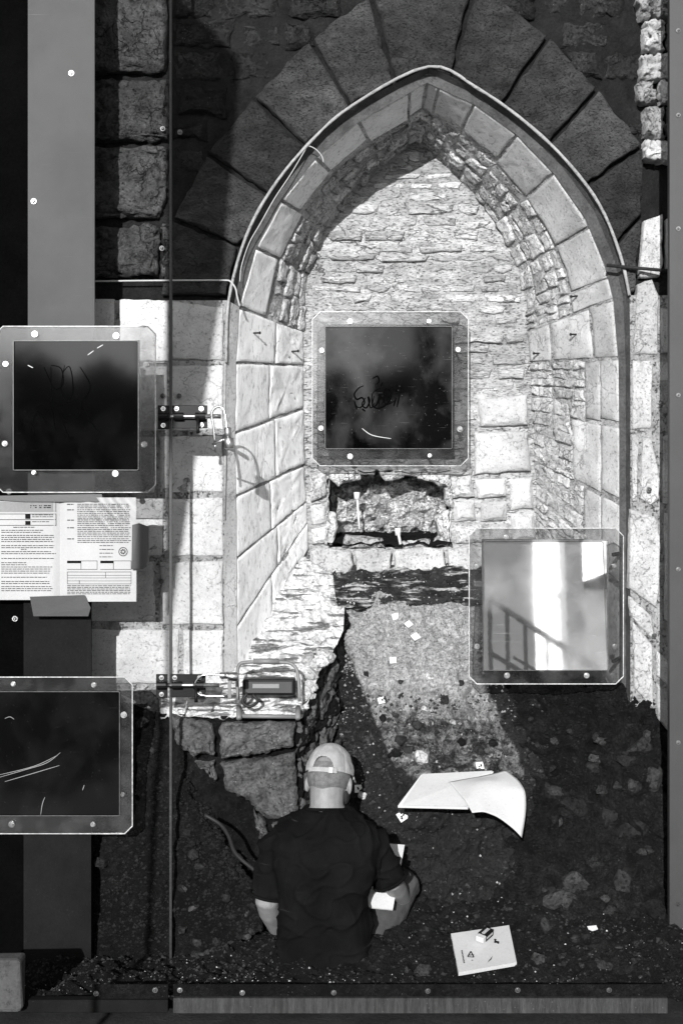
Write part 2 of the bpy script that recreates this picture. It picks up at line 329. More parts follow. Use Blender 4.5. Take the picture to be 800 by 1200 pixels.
# ------------------------------------------------------------------ stones
def stone(name, pts, n, depth, mt, parent, bev=0.006, amp=0.004, freq=14.0, edge=0.045, jit=0.0045, rings=2, dome=0.0, sub=1, crag=0.6):
    "one stone: outline pts (ordered), outward normal n, built as a body with worn edges and an uneven face"
    n = n.normalized(); pts = [Vector(p) for p in pts]
    out = []
    for i, p in enumerate(pts):
        q = pts[(i+1) % len(pts)]; k = max(1, min(5, int((q-p).length/edge)))
        for s in range(k):
            t = s/k; v = p.lerp(q, t)
            out.append(v)
    c = sum(out, Vector())/len(out)
    o2 = []
    for v in out:
        d = (c-v).normalized()
        nz = noise.noise(v*23.0)
        o2.append(v + d*(abs(nz)*jit*2) + n*(noise.noise(v*17.0)*amp*0.5))
    bm = bmesh.new()
    back = [bm.verts.new(v - n*depth) for v in o2]
    prev = [bm.verts.new(v - n*bev) for v in o2]
    m = len(o2)
    for i in range(m): bm.faces.new((back[i], back[(i+1) % m], prev[(i+1) % m], prev[i]))
    fr = [0.0] + [0.45*(k+1)/max(1, rings-1) for k in range(rings-1)]
    for k, f in enumerate(fr):
        ring = []
        for v in o2:
            d = c-v; ln = d.length
            q = v + d.normalized()*min(bev*1.1, ln*0.4) if k == 0 else v + d*max(f, bev*1.4/max(ln, 1e-4))
            ring.append(bm.verts.new(q + n*(noise.fractal(q*freq, 1.0, 2.0, 4)*amp + dome*(k/max(1, len(fr)-1)))))
        for i in range(m): bm.faces.new((prev[i], prev[(i+1) % m], ring[(i+1) % m], ring[i]))
        prev = ring
    cv = bm.verts.new(c + n*(noise.fractal(c*freq, 1.0, 2.0, 4)*amp + dome*1.1))
    for i in range(m): bm.faces.new((prev[i], prev[(i+1) % m], cv))
    if sub:
        bmesh.ops.recalc_face_normals(bm, faces=bm.faces)
        bmesh.ops.subdivide_edges(bm, edges=[e for e in bm.edges if not (e.verts[0] in back or e.verts[1] in back)] if len(back) < 60 else bm.edges, cuts=sub, use_grid_fill=True)
        bm.normal_update()
        for v in bm.verts:
            if (v.co-c).dot(n) > -depth*.6: v.co += v.normal*(noise.fractal(v.co*48.0, 0.9, 2.0, 3)*amp*crag)
    return from_bm(name, bm, mt, parent, bool(sub))

NY = Vector((0, -1, 0))
def pstone(name, poly, Y, depth, mt, parent, **k):
    return stone(name, [P(x, y, Y) for x, y in poly], NY, depth, mt, parent, **k)

# arch profile keys: mould line, inner arris at the front, and line where the vault meets the back wall
PROF = [  # ix, iy, bx, by
 (278,830,362,640),(277,735,361,612),(277,655,360,588),(276,582,358,545),(275,508,357,478),(276,425,357,428),(280,360,356,388),
 (300,290,362,320),(330,235,385,268),(370,185,415,228),(420,143,448,196),(500,97,488,165),
 (555,122,520,195),(605,158,553,228),(648,203,580,265),(685,255,603,308),(708,310,613,350),
 (718,350,616,388),(724,420,619,425),(725,500,622,480),(725,590,624,540),(725,690,626,600),(725,830,630,650)]
HOOD = [(264,830),(264,735),(264,655),(264,582),(264,508),(265,425),(268,352),(288,278),(318,222),(360,170),(412,124),(502,78),
        (560,104),(614,142),(662,187),(702,240),(726,298),(737,346),(738,420),(738,500),(738,590),(738,690),(738,830)]
YF, YB = 0.05, 0.55

wall = thing('masonry_wall', 'old masonry wall of pale ashlar and dark stone pierced by a pointed arch', 'stone wall', (0, 0.03, 0))
arch = thing('pointed_arch', 'pointed stone arch with dark voussoirs, pale mould and splayed vaulted reveal', 'arch', (0.33, 0.03, 0.8))
backw = thing('niche_back_wall', 'thinly coursed pale rubble wall closing the back of the arch', 'stone wall', (0.33, 0.55, 1.4))

# recessed joint bed of the front wall (two parts: dark above, grey below), arch opening left free
def bed(name, rows, mt, Y):
    bm = bmesh.new()
    for quad in rows:
        bm.faces.new([bm.verts.new(P(x, y, Y)) for x, y in quad])
    bmesh.ops.remove_doubles(bm, verts=bm.verts, dist=1e-5)
    return from_bm(name, bm, mt, wall)
up, dn = [], []
up.append([(-260, 78), (1060, 78), (1060, -180), (-260, -180)])
for a, b in zip(HOOD, HOOD[1:]):
    e = -260 if a[0] < 500 and b[0] <= 502 else 1060
    q = [(a[0], a[1]), (b[0], b[1]), (e, b[1]), (e, a[1])]
    (up if max(a[1], b[1]) <= 360 else dn).append(q)
bed('upper_joint_bed', up, M['mortardk'], 0.035)
bed('lower_joint_bed', dn, M['mortarmid'], 0.007)
bm = bmesh.new()
pbox(bm, -260, -180, 262, 1500, 0.3, 0.7); pbox(bm, 745, -180, 1060, 1500, 0.3, 0.7)
from_bm('wall_core', bm, M['mortardk'], wall)

# voussoirs
J = [((265,348),(188,348)),((277,287),(203,256)),((315,229),(243,180)),((357,170),(297,114)),((410,122),(364,46)),((462,96),(434,-6)),
     ((530,88),(556,-22)),((588,120),(643,42)),((645,166),(700,104)),((688,215),(753,170)),((722,285),(752,252)),((737,345),(743,345))]
def hood_between(a, b):
    pts = [h for h in HOOD if min(a[0], b[0])+4 < h[0] < max(a[0], b[0])-4 and h[1] < 350]
    return pts
for (i0, o0), (i1, o1) in zip(J, J[1:]):
    g_ = 0.028
    def tw(p, q, f): return (p[0]+(q[0]-p[0])*f, p[1]+(q[1]-p[1])*f)
    a, b = tw(i0, i1, g_), tw(i1, i0, g_); c, d = tw(o1, o0, g_), tw(o0, o1, g_)
    mid = hood_between(i0, i1)
    mid = sorted(mid, key=lambda h: h[0])
    poly = [a] + mid + [b, c, d]
    pstone('voussoir', poly, rnd.uniform(-0.006, 0.006), 0.12, M['vous'], arch, bev=0.006, amp=0.011, freq=11, edge=0.04, jit=0.006, rings=4, crag=0.7)

# hood mould (a round bead) and dark chamfer behind it
bm = bmesh.new()
hp = smooth_path([P(x, y, -0.007) for x, y in HOOD[5:18]], 5)
tube(bm, hp, [(0.0062+0.002*noise.noise(p*20)) for p in hp], 8)
from_bm('hood_mould', bm, M['mould'], arch, True)
bm = bmesh.new()
tube(bm, [P(x, y, 0.004) for x, y in [(264,420),(263,480),(264,540),(263,610)]], 0.006, 6)
from_bm('jamb_bead', bm, M['mould'], arch, True)
bm = bmesh.new()
prev = None
for h, p in zip(HOOD, PROF):
    a = P(h[0], h[1], 0.008); m_ = P(h[0]*0.6+p[0]*0.4, h[1]*0.6+p[1]*0.4, 0.045); b = P(p[0], p[1], YF)
    cur = [bm.verts.new(v) for v in (a, m_, b)]
    if prev:
        for i in range(2): bm.faces.new((prev[i], cur[i], cur[i+1], prev[i+1]))
    prev = cur
bmesh.ops.subdivide_edges(bm, edges=bm.edges, cuts=3, use_grid_fill=True)
for v in bm.verts: v.co += NY*noise.fractal(v.co*30, 1, 2, 3)*0.003
chamf = from_bm('chamfer', bm, M['chamfer'], arch)
bm = bmesh.new(); pr_ = None
for h, p in zip(HOOD[:7], PROF[:7]):
    cur = [bm.verts.new(P(h[0]-1, h[1], -.001)), bm.verts.new(P(p[0]+.5, p[1], YF-.002))]
    if pr_: bm.faces.new((pr_[0], cur[0], cur[1], pr_[1]))
    pr_ = cur
from_bm('jamb_return', bm, M['ashlar'], arch)

# splayed reveal: position on the lofted surface (u = key index, v = 0 front .. 1 back)
def prof(u):
    i = max(0, min(len(PROF)-2, int(math.floor(u)))); f = u-i
    a, b = PROF[i], PROF[i+1]
    return [a[k]+(b[k]-a[k])*f for k in range(4)]
def S(u, v):
    p = prof(u)
    return P(p[0], p[1], YF).lerp(P(p[2], p[3], YB), v)
def SN(u, v):
    e = 0.05
    a = S(min(u+e, len(PROF)-1), v)-S(max(u-e, 0), v); b = S(u, min(v+.05, 1))-S(u, max(v-.05, 0))
    n = a.cross(b).normalized()
    c = Vector((0.33, 0.3, 1.9))
    return n if n.dot(c-S(u, v)) > 0 else -n
bm = bmesh.new()
nu, nv = 110, 14
gridv = []
for i in range(nu+1):
    u = i/nu*(len(PROF)-1)
    gridv.append([])
    for j in range(nv+1):
        v = j/nv; p = S(u, v); n = SN(u, v)
        gridv[-1].append(bm.verts.new(p - n*(0.007 + 0.006*noise.fractal(p*18, 1, 2, 3))))
for i in range(nu):
    for j in range(nv):
        bm.faces.new((gridv[i][j], gridv[i+1][j], gridv[i+1][j+1], gridv[i][j+1]))
from_bm('reveal_bed', bm, M['mortar'], arch)

def rev_stone(name, u0, u1, v0, v1, mt, gu=0.03, gv=0.012, jit=0.0, lift=0.0, **k):
    a = [(u0+gu, v0+gv), (u1-gu, v0+gv), (u1-gu, v1-gv), (u0+gu, v1-gv)]
    a = [(u+rnd.uniform(-jit, jit)*(u1-u0), v+rnd.uniform(-jit, jit)*(v1-v0)) for u, v in a]
    a = [(min(max(u, 0), len(PROF)-1), min(max(v, 0), 1.0)) for u, v in a]
    n = SN((u0+u1)/2, (v0+v1)/2)
    pts = [S(*a[0]), S((a[0][0]+a[1][0])/2, a[0][1]), S(*a[1]), S(*a[2]), S((a[2][0]+a[3][0])/2, a[2][1]), S(*a[3])]
    return stone(name, [p+n*lift for p in pts], n, 0.05, mt, arch, **k)

# left jamb: tall dressed blocks, weathered behind
for i in range(6):
    rev_stone('jamb_block', i, i+1, 0.0, 0.56 if i % 2 else 0.48, M['reveal'], gu=0.018, gv=0.004, bev=0.003, amp=0.003, jit=0.0, rings=3)
    rev_stone('jamb_block', i, i+1, 0.56 if i % 2 else 0.48, 1.0, M['reveal'], gu=0.022, gv=0.004, bev=0.004, amp=0.007, freq=18, jit=0.01, rings=3, edge=0.03)
# dressed ring of the arch
ringcuts = [6, 7, 8, 9, 10, 10.75, 11.25, 12, 13, 14, 15.2, 16.4, 17]
for a, b in zip(ringcuts, ringcuts[1:]):
    if a < 11 < b:
        rev_stone('ring_stone', a, 11, 0.0, 0.42, M['reveal'], gu=0.02, bev=0.003, amp=0.003)
        rev_stone('ring_stone', 11, b, 0.0, 0.42, M['ashlar'], gu=0.02, bev=0.003, amp=0.003)
    else:
        mt = M['reveal'] if b < 11 else M['ashlar']
        rev_stone('ring_stone', a, b, 0.0, rnd.uniform(0.36, 0.46), mt, gu=0.022, bev=0.003, amp=0.003, rings=3)
# rubble of the vault
for a, b in zip(ringcuts, ringcuts[1:]):
    v = 0.45
    while v < 0.99:
        dv = rnd.uniform(0.09, 0.16); v1 = min(1.0, v+dv)
        if v1 > 0.93: v1 = 1.0
        k = rnd.choice((2, 2, 3)) if b-a > 0.6 else 1
        cuts = sorted([a+(b-a)*(q+rnd.uniform(-.2, .2))/k for q in range(1, k)])
        cuts = [a]+cuts+[b]
        for c0, c1 in zip(cuts, cuts[1:]):
            lt = a >= 14 or a < 7
            rev_stone('rubble_stone', c0, c1, v, v1, M['rubblelt'] if lt and rnd.random() < .7 else M['rubble'], gu=0.02, gv=0.008, jit=0.13, lift=rnd.uniform(-.008, .008), bev=0.006, amp=0.007, freq=24, edge=0.03, jit_=0) if False else \
            rev_stone('rubble_stone', c0, c1, v, v1, M['rubblelt'] if lt and rnd.random() < .7 else M['rubble'], gu=0.02, gv=0.008, jit=0.13, lift=rnd.uniform(-.008, .008), bev=0.006, amp=0.007, freq=24, edge=0.03)
        v = v1
# right jamb: dressed edge, one long springer course, rubble behind
rev_stone('springer_block', 17, 18, 0.0, 0.26, M['ashlar'], bev=0.003, amp=0.003)
rev_stone('springer_block', 17, 18, 0.26, 0.72, M['ashlar'], bev=0.003, amp=0.003)
rev_stone('springer_block', 17, 18, 0.72, 1.0, M['ashlar'], bev=0.003, amp=0.003)
for i in range(18, 22):
    s = (0.36, 0.52, 0.40, 0.48)[i-18]
    rev_stone('jamb_block', i, i+0.95, 0.0, 0.20, M['ashlar'], gu=0.02, gv=0.004, bev=0.003, amp=0.003)
    rev_stone('jamb_block', i, i+1, 0.20, s, M['ashlar'], gu=0.03, gv=0.006, bev=0.003, amp=0.004)
    u = i
    while u < i+0.99:
        du = rnd.uniform(0.14, 0.3); u1 = min(i+1.0, u+du)
        if i+1-u1 < 0.1: u1 = i+1.0
        v = s
        while v < 0.99:
            v1 = min(1.0, v+rnd.uniform(0.12, 0.26)); v1 = 1.0 if v1 > 0.9 else v1
            rev_stone('rubble_stone', u, u1, v, v1, M['rubblelt'], gu=0.012, gv=0.008, jit=0.15, lift=rnd.uniform(-.006, .008), bev=0.006, amp=0.007, freq=24, edge=0.03)
            v = v1
        u = u1

# ------------------------------------------------------------------ front wall stones
def rect(x0, y0, x1, y1, j=2.0):
    q = lambda: rnd.uniform(-j, j)
    return [(x0+q(), y0+q()), (x1+q(), y0+q()), (x1+q(), y1+q()), (x0+q(), y1+q())]
ash = [ # left ashlar below the cable, course by course
 [(-110,352),(20,352),(20,424),(-110,424)], [(24,350),(134,350),(134,424),(24,424)], [(139,350),(198,352),(198,424),(139,424)], [(201,352),(262,360),(262,422),(201,422)],
 [(-110,429),(60,429),(60,504),(-110,504)], [(64,429),(196,429),(196,505),(64,505)], [(200,428),(262,427),(262,504),(200,505)],
 [(-110,510),(95,510),(95,578),(-110,578)], [(99,510),(181,511),(181,578),(99,578)], [(186,511),(262,510),(262,577),(186,578)],
 [(-110,584),(40,584),(40,652),(-110,652)], [(44,584),(192,584),(192,652),(44,652)], [(197,584),(262,582),(262,652),(197,653)],
 [(-110,658),(60,658),(60,730),(-110,730)], [(64,658),(180,658),(183,728),(64,730)], [(187,658),(262,657),(262,732),(187,732)],
 [(-110,736),(90,736),(90,800),(-110,800)], [(94,736),(210,737),(210,802),(94,802)], [(214,738),(262,738),(262,812),(214,806)]]
for p in ash:
    pstone('ashlar_block', p, rnd.uniform(-0.003, 0.004), 0.1, M['ashlar'], wall, bev=0.005, amp=0.005, freq=10, edge=0.035, jit=0.005, rings=3)
rough = [[(-110,-60),(60,-60),(60,84),(-110,84)], [(64,-60),(196,-60),(196,84),(64,86)], [(-110,92),(100,92),(100,164),(-110,164)], [(104,91),(200,92),(198,164),(104,166)],
 [(-110,172),(50,172),(50,252),(-110,252)], [(54,172),(198,170),(194,236),(186,254),(54,256)], [(-110,262),(96,262),(96,322),(-110,322)], [(100,264),(186,262),(184,322),(100,324)], [(191,262),(202,264),(200,322),(190,322)]]
for p in rough:
    pstone('rough_block', p, rnd.uniform(-0.012, 0.0), 0.12, M['rough'], wall, bev=0.014, amp=0.020, freq=15, edge=0.03, jit=0.008, rings=5, dome=0.008, sub=2, crag=0.8)
# dark rubble filling above the voussoirs, set back a little
def inside(pt, poly):
    x, y = pt; c = False; n = len(poly)
    for i in range(n):
        (x0, y0), (x1, y1) = poly[i], poly[(i+1) % n]
        if (y0 > y) != (y1 > y) and x < (x1-x0)*(y-y0)/(y1-y0)+x0: c = not c
    return c
outer = [o for _, o in J]
ext = [(x + (x-500)*0.0, y) for x, y in outer] + [(746, 900), (188, 900)]
y = -150
while y < 340:
    hgt = rnd.uniform(26, 44); x = 203
    while x < 1000:
        wd = rnd.uniform(35, 80)
        q = rect(x, y, x+wd-4, y+hgt-4, 4)
        cx, cy = x+wd/2, y+hgt/2
        if not inside((cx, cy), ext) and not all(inside(p, ext) for p in q) and not (748 < cx and cy < 350):
            if sum(inside(p, ext) for p in q) <= 2:
                pstone('fill_stone', q, rnd.uniform(0.012, 0.034), 0.08, M['fill'], wall, bev=0.014, amp=0.016, freq=20, edge=0.03, jit=0.010, rings=3, crag=.9)
        x += wd
    y += hgt
# right-hand column of proud rubble, then dark gap, then pale jamb stones
ry = -60
while ry < 188:
    hh = rnd.uniform(20, 46); y1 = min(190, ry+hh); x = 752 + rnd.uniform(-4, 6)
    while x < 900:
        wd = rnd.uniform(16, 42)
        pstone('rubble_stone', rect(x, ry+1, x+wd-2, y1-2, 3), rnd.uniform(-0.05, -0.01), 0.12, M['jamb'] if rnd.random() < .6 else M['mortarmid'], wall, bev=0.014, amp=0.018, freq=22, edge=0.025, jit=0.008, rings=3, sub=2, crag=0.9, dome=.006)
        x += wd
    ry = y1
jam = [[(754,258),(776,250),(777,310),(772,324),(748,326)], [(746,332),(764,326),(772,348),(770,416),(741,416)], [(741,421),(765,421),(763,502),(740,504)],
 [(740,508),(748,510),(746,588),(740,588)], [(752,514),(762,512),(772,548),(772,586),(762,592),(750,584)], [(738,596),(770,606),(774,640),(772,690),(768,712),(736,690)],
 [(778,600),(800,606),(800,740),(778,726)], [(737,698),(764,722),(767,752),(738,722)], [(741,728),(765,756),(765,832),(742,806)], [(769,762),(790,782),(786,806),(769,792)], [(769,800),(800,828),(800,876),(769,842)],
 [(774,360),(800,362),(800,412),(774,414)], [(772,424),(800,424),(798,452),(772,446)], [(776,510),(800,506),(800,594),(776,590)], [(781,256),(802,250),(802,318),(781,314)]]
for k, p in enumerate(jam):
    pstone('jamb_stone', p, rnd.uniform(-0.012, 0.0), 0.1, M['jamb'], wall, bev=0.006, amp=0.005, freq=16, edge=0.03, jit=0.004, rings=3)
for (x0, y0, x1, y1) in [(804,196,900,330),(804,334,900,420),(804,426,900,500),(804,506,900,600),(804,606,900,740),(804,746,900,900)]:
    pstone('jamb_stone', rect(x0, y0, x1, y1), -0.005, 0.1, M['jamb'], wall, bev=0.008, amp=0.008, freq=14, rings=3)
# lower foot of the wall left of the bench (buried)
for (x0, y0, x1, y1) in [(-110,806,60,880),(64,808,200,880)]:
    pstone('rough_block', rect(x0, y0, x1, y1), 0.004, 0.1, M['rough'], wall, bev=0.01, amp=0.012, rings=3)

# ------------------------------------------------------------------ niche back wall
bl = [(p[2], p[3]) for p in PROF[:12]]; br = [(p[2], p[3]) for p in PROF[11:]]
def xat(line, y):
    for (x0, y0), (x1, y1) in zip(line, line[1:]):
        lo, hi = min(y0, y1), max(y0, y1)
        if lo <= y <= hi and hi > lo: return x0+(x1-x0)*(y-y0)/(y1-y0)
    return line[0][0] if abs(line[0][1]-y) < abs(line[-1][1]-y) else line[-1][0]
HX0, HX1, HY0, HY1 = 386, 526, 553, 637
bm = bmesh.new()
yy = 158
while yy < 660:
    y1 = yy+7
    a0, b0, a1, b1 = xat(bl, yy)-4, xat(br, yy)+4, xat(bl, y1)-4, xat(br, y1)+4
    segs = [((a0, b0), (a1, b1))] if not (HY0 <= yy+3 <= HY1) else [((a0, HX0), (a1, HX0)), ((HX1, b0), (HX1, b1))]
    for (l0, r0), (l1, r1) in segs:
        k = 24
        for i in range(k):
            q = [(l0+(r0-l0)*i/k, yy), (l0+(r0-l0)*(i+1)/k, yy), (l1+(r1-l1)*(i+1)/k, y1), (l1+(r1-l1)*i/k, y1)]
            vs = []
            for x, y in q:
                p = P(x, y, YB); vs.append(bm.verts.new(p + NY*(0.007*noise.fractal(Vector((p.x*9, 0, p.z*22)), 1, 2, 4))))
            bm.faces.new(vs)
    yy = y1
bmesh.ops.remove_doubles(bm, verts=bm.verts, dist=2e-4)
from_bm('wall_bed', bm, M['mortar'], backw)
nst = 0
yy = 176
while yy < 552:
    hgt = rnd.uniform(9, 17); x = xat(bl, yy+hgt/2)+3+rnd.uniform(0, 14); xe = xat(br, yy+hgt/2)-3
    while x < xe-10 and nst < 260:
        wd = rnd.uniform(22, 62); x1 = min(xe, x+wd)
        big = x1 > 556 and yy > 455
        if not big and rnd.random() < 0.78:
            q = [(x, yy+rnd.uniform(0, 3)), ((x+x1)/2, yy+rnd.uniform(-1, 2)), (x1, yy+rnd.uniform(0, 3)), (x1-rnd.uniform(0, 4), yy+hgt-2-rnd.uniform(0, 3)), ((x+x1)/2, yy+hgt-rnd.uniform(1, 4)), (x+rnd.uniform(0, 4), yy+hgt-2-rnd.uniform(0, 3))]
            pstone('wall_stone', q, YB-rnd.uniform(-0.002, 0.018), 0.04, M['back'], backw, bev=0.006, amp=0.007, freq=22, edge=0.035, jit=0.004, rings=2); nst += 1
        x = x1 + rnd.uniform(2, 9)
    yy += hgt
for q in [[(560,468),(618,462),(619,498),(562,500)], [(556,506),(620,504),(622,552),(556,556)], [(596,560),(624,558),(625,596),(598,598)], [(556,562),(592,560),(594,582),(560,584)],
          [(528,560),(552,556),(556,582),(530,584)], [(530,588),(556,586),(558,610),(532,612)], [(562,588),(594,586),(594,610),(562,612)], [(598,602),(626,600),(628,632),(600,634)], [(532,616),(566,614),(568,636),(534,637)], [(572,614),(596,612),(597,634),(572,636)],
          [(362,556),(382,552),(383,582),(364,588)], [(363,592),(384,588),(385,612),(366,616)], [(364,620),(385,616),(386,636),(366,638)]]:
    pstone('boulder', q, YB-0.02+rnd.uniform(-.012,.006), 0.06, M['rubblelt'] if rnd.random()<.5 else M['ashlar'], backw, bev=0.010, amp=0.006, freq=16, edge=0.03, jit=0.005, rings=3, dome=0.008)
for q in [[(362,646),(372,641),(411,645),(415,662),(408,675),(366,680)], [(415,646),(440,641),(459,646),(456,670),(418,674)], [(461,645),(490,640),(519,643),(523,668),(480,671),(462,668)], [(525,644),(552,640),(581,644),(583,670),(526,669)], [(585,640),(640,640),(640,672),(586,670)]]:
    pstone('sill_block', q, YB-0.07+rnd.uniform(-.015,.015), 0.12, M['jamb'], backw, bev=0.008, amp=0.008, freq=14, edge=0.03, jit=0.004, rings=3)

for q in [[(384,548),(420,550),(424,562),(396,570),(384,560)], [(440,549),(478,550),(476,560),(450,566)], [(486,549),(530,552),(528,572),(508,566),(490,560)], [(380,596),(394,600),(397,622),(388,640),(380,638)], [(508,604),(530,596),(530,640),(500,641),(514,628)], [(404,626),(450,630),(452,642),(400,642)], [(520,570),(532,566),(532,598),(522,594)], [(470,634),(506,630),(508,643),(470,643)]]:
    pstone('rim_stone', q, YB-rnd.uniform(.01, .03), 0.09, M['rubble'], backw, bev=0.012, amp=0.012, freq=20, edge=0.025, jit=0.010, rings=3, crag=.8)
# ------------------------------------------------------------------ earth and rubble sheets
def sheet(name, rows, nu, nv, amp, freq, mt, parent=None, oct_=5, seed=0.0, ridged=0.0, strat=0.0):
    C = np.array([[list(P(*p)) for p in r] for r in rows])
    nr, nc = C.shape[:2]
    V = np.zeros((nv+1, nu+1, 3))
    for j in range(nv+1):
        t = j/nv*(nr-1); r0 = min(int(t), nr-2); ft = t-r0
        row = C[r0]*(1-ft)+C[r0+1]*ft
        s = np.linspace(0, nc-1, nu+1); c0 = np.minimum(s.astype(int), nc-2); fs = (s-c0)[:, None]
        V[j] = row[c0]*(1-fs)+row[c0+1]*fs
    du = np.gradient(V, axis=1); dv = np.gradient(V, axis=0)
    n = np.cross(du, dv); n /= (np.linalg.norm(n, axis=2, keepdims=True)+1e-9)
    if n[..., 1].mean() > 0 and n[..., 2].mean() < 0.2: n = -n
    if n[..., 2].mean() < -0.05: n = -n
    for j in range(nv+1):
        for i in range(nu+1):
            p = Vector(V[j, i]) + Vector((seed, 0, 0))
            h = noise.fractal(p*freq, 0.9, 2.1, oct_)
            if ridged: h += ridged*(abs(noise.noise(p*freq*2.3))*-2+0.6)
            if strat: h += strat*noise.noise(Vector((p.x*5, p.y*5, p.z*70)))
            V[j, i] += n[j, i]*h*amp
    me = bpy.data.meshes.new(name)
    idx = np.arange((nu+1)*(nv+1)).reshape(nv+1, nu+1)
    faces = np.stack([idx[:-1, :-1], idx[:-1, 1:], idx[1:, 1:], idx[1:, :-1]], -1).reshape(-1, 4)
    me.from_pydata(V.reshape(-1, 3).tolist(), [], faces.tolist()); me.update()
    o = link(name, me, mt, parent)
    o['_n'] = 1; del o['_n']
    return o, V, n

floor, FV, FN = sheet('trench_floor', [[(-160,1174,-.79),(40,1174,-.79),(220,1174,-.79),(400,1174,-.79),(690,1174,-.79),(980,1174,-.79)], [(-160,1145,-.5),(40,1145,-.5),(220,1140,-.48),(400,1100,-.45),(690,1100,-.45),(980,1100,-.45)], [(-160,1124,-.24),(40,1124,-.24),(220,1120,-.22),(400,1060,-.12),(690,1060,-.12),(980,1060,-.12)], [(-160,1105,.1),(40,1105,.1),(220,1100,.1),(400,1040,.1),(690,1040,.1),(980,1040,.1)]], 340, 170, 0.030, 9.0, M['soil'], ridged=0.5)
struct(floor, label='dark uneven soil floor of the excavation trench')
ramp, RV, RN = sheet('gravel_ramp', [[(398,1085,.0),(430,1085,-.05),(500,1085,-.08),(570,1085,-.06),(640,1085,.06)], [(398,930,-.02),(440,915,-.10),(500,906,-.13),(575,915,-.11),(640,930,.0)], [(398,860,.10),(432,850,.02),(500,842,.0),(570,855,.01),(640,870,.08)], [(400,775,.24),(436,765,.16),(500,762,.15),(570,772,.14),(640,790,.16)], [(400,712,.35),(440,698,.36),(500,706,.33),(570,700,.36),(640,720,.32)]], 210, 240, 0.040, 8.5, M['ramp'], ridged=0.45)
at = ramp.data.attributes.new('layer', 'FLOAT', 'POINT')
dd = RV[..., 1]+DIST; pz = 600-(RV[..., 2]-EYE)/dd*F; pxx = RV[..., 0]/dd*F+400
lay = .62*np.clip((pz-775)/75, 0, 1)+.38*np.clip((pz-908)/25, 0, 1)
lay = np.maximum(lay, np.clip((pz-745)/25, 0, 1)*np.clip((400+(pz-745)*.42-pxx)/14+.5, 0, 1))  # wedge of shade left of the ramp, painted into the soil colour
lay = np.maximum(lay, np.clip((pxx-562-np.clip(pz-790, 0, 110)*.42)/24+.5, 0, 1))  # shaded right edge of the ramp, painted as dark soil
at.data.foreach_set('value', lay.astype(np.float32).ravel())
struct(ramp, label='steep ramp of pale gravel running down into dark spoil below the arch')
berm, BV, BN = sheet('dark_berm', [[(396,712,.31),(455,708,.31),(556,708,.31),(660,724,.3)], [(392,694,.37),(455,690,.38),(556,688,.38),(660,700,.36)], [(390,676,.45),(455,668,.47),(556,664,.47),(660,668,.45)], [(360,672,.52),(455,668,.52),(556,666,.52),(660,668,.52)]], 130, 50, 0.030, 10.0, M['berm'], ridged=0.5)
struct(berm, label='low dark berm under the sill of the niche')  # dark strip with pale streaks along the sill
btop, TV, TN = sheet('bench_top', [[(188,842,-.10),(270,840,-.12),(354,840,-.12)], [(190,806,.0),(288,792,.02),(380,776,.05)], [(250,790,.02),(325,738,.22),(402,742,.2)], [(280,745,.2),(345,690,.36),(404,704,.35)], [(340,640,.54),(372,664,.5),(420,676,.48)]], 120, 110, 0.028, 10.0, M['white'], ridged=0.5)
struct(btop, label='bright white rubble top of the masonry bench beside the left jamb')
bside, _, _ = sheet('bench_side', [[(354,838,-.115),(378,778,.05),(402,745,.2),(404,706,.35)], [(352,890,-.11),(378,850,.06),(400,800,.21),(406,730,.36)], [(350,960,-.10),(376,940,.07),(402,860,.22),(410,780,.37)], [(348,1090,-.1),(376,1080,.08),(404,1000,.23),(414,900,.38)]], 60, 110, 0.022, 13.0, M['soil2'], ridged=0.5, seed=3)
struct(bside, label='dark rough broken side of the masonry bench')
bfront, _, _ = sheet('bench_front', [[(186,836,-.09),(270,838,-.09),(356,838,-.09)], [(186,960,-.07),(270,960,-.07),(356,960,-.08)], [(186,1100,-.06),(270,1100,-.06),(356,1100,-.07)]], 60, 80, 0.02, 13.0, M['soil'], ridged=0.5, seed=5)  # dark soil sheet stands for the deep shade below the bench
struct(bfront, label='earth face below the masonry bench, deep shade put into its dark colour')
bench = thing('bench_masonry', 'speckled grey stone blocks set in the face of the white-topped bench', 'stonework', P(280, 1000, -.1))
for q in [[(199,838),(214,841),(248,849),(251,864),(250,886),(224,888),(206,872)], [(256,848),(300,846),(346,846),(347,876),(312,884),(258,890)], [(258,896),(292,890),(346,884),(351,930),(348,960),(312,962),(292,942),(262,924)],
          [(226,893),(252,892),(254,918),(242,908)], [(318,966),(350,964),(352,1000),(330,998)], [(296,948),(310,966),(322,1000),(304,990)]]:
    pstone('bench_block', q, -.135+rnd.uniform(-.012, .012), 0.1, M['bench'], bench, bev=0.014, amp=0.014, freq=16, edge=0.025, jit=0.009, rings=4, sub=2, crag=0.8)
def PS(x, y): return P(x, y, -.125+(x-352)/50*.33)
for q in [[(355,846),(372,812),(373,852),(356,884)], [(375,806),(396,768),(397,806),(376,846)], [(356,890),(374,858),(375,900),(357,930)], [(377,852),(398,812),(399,852),(378,894)], [(356,936),(375,906),(376,948),(356,972)], [(378,900),(400,858),(400,900),(379,944)]]:
    stone('bench_block', [PS(x, y) for x, y in q], Vector((.9, -.42, .05)), 0.08, M['bench'], bench, bev=0.014, amp=0.014, freq=16, edge=0.03, jit=0.008, rings=3, sub=2, crag=0.9)
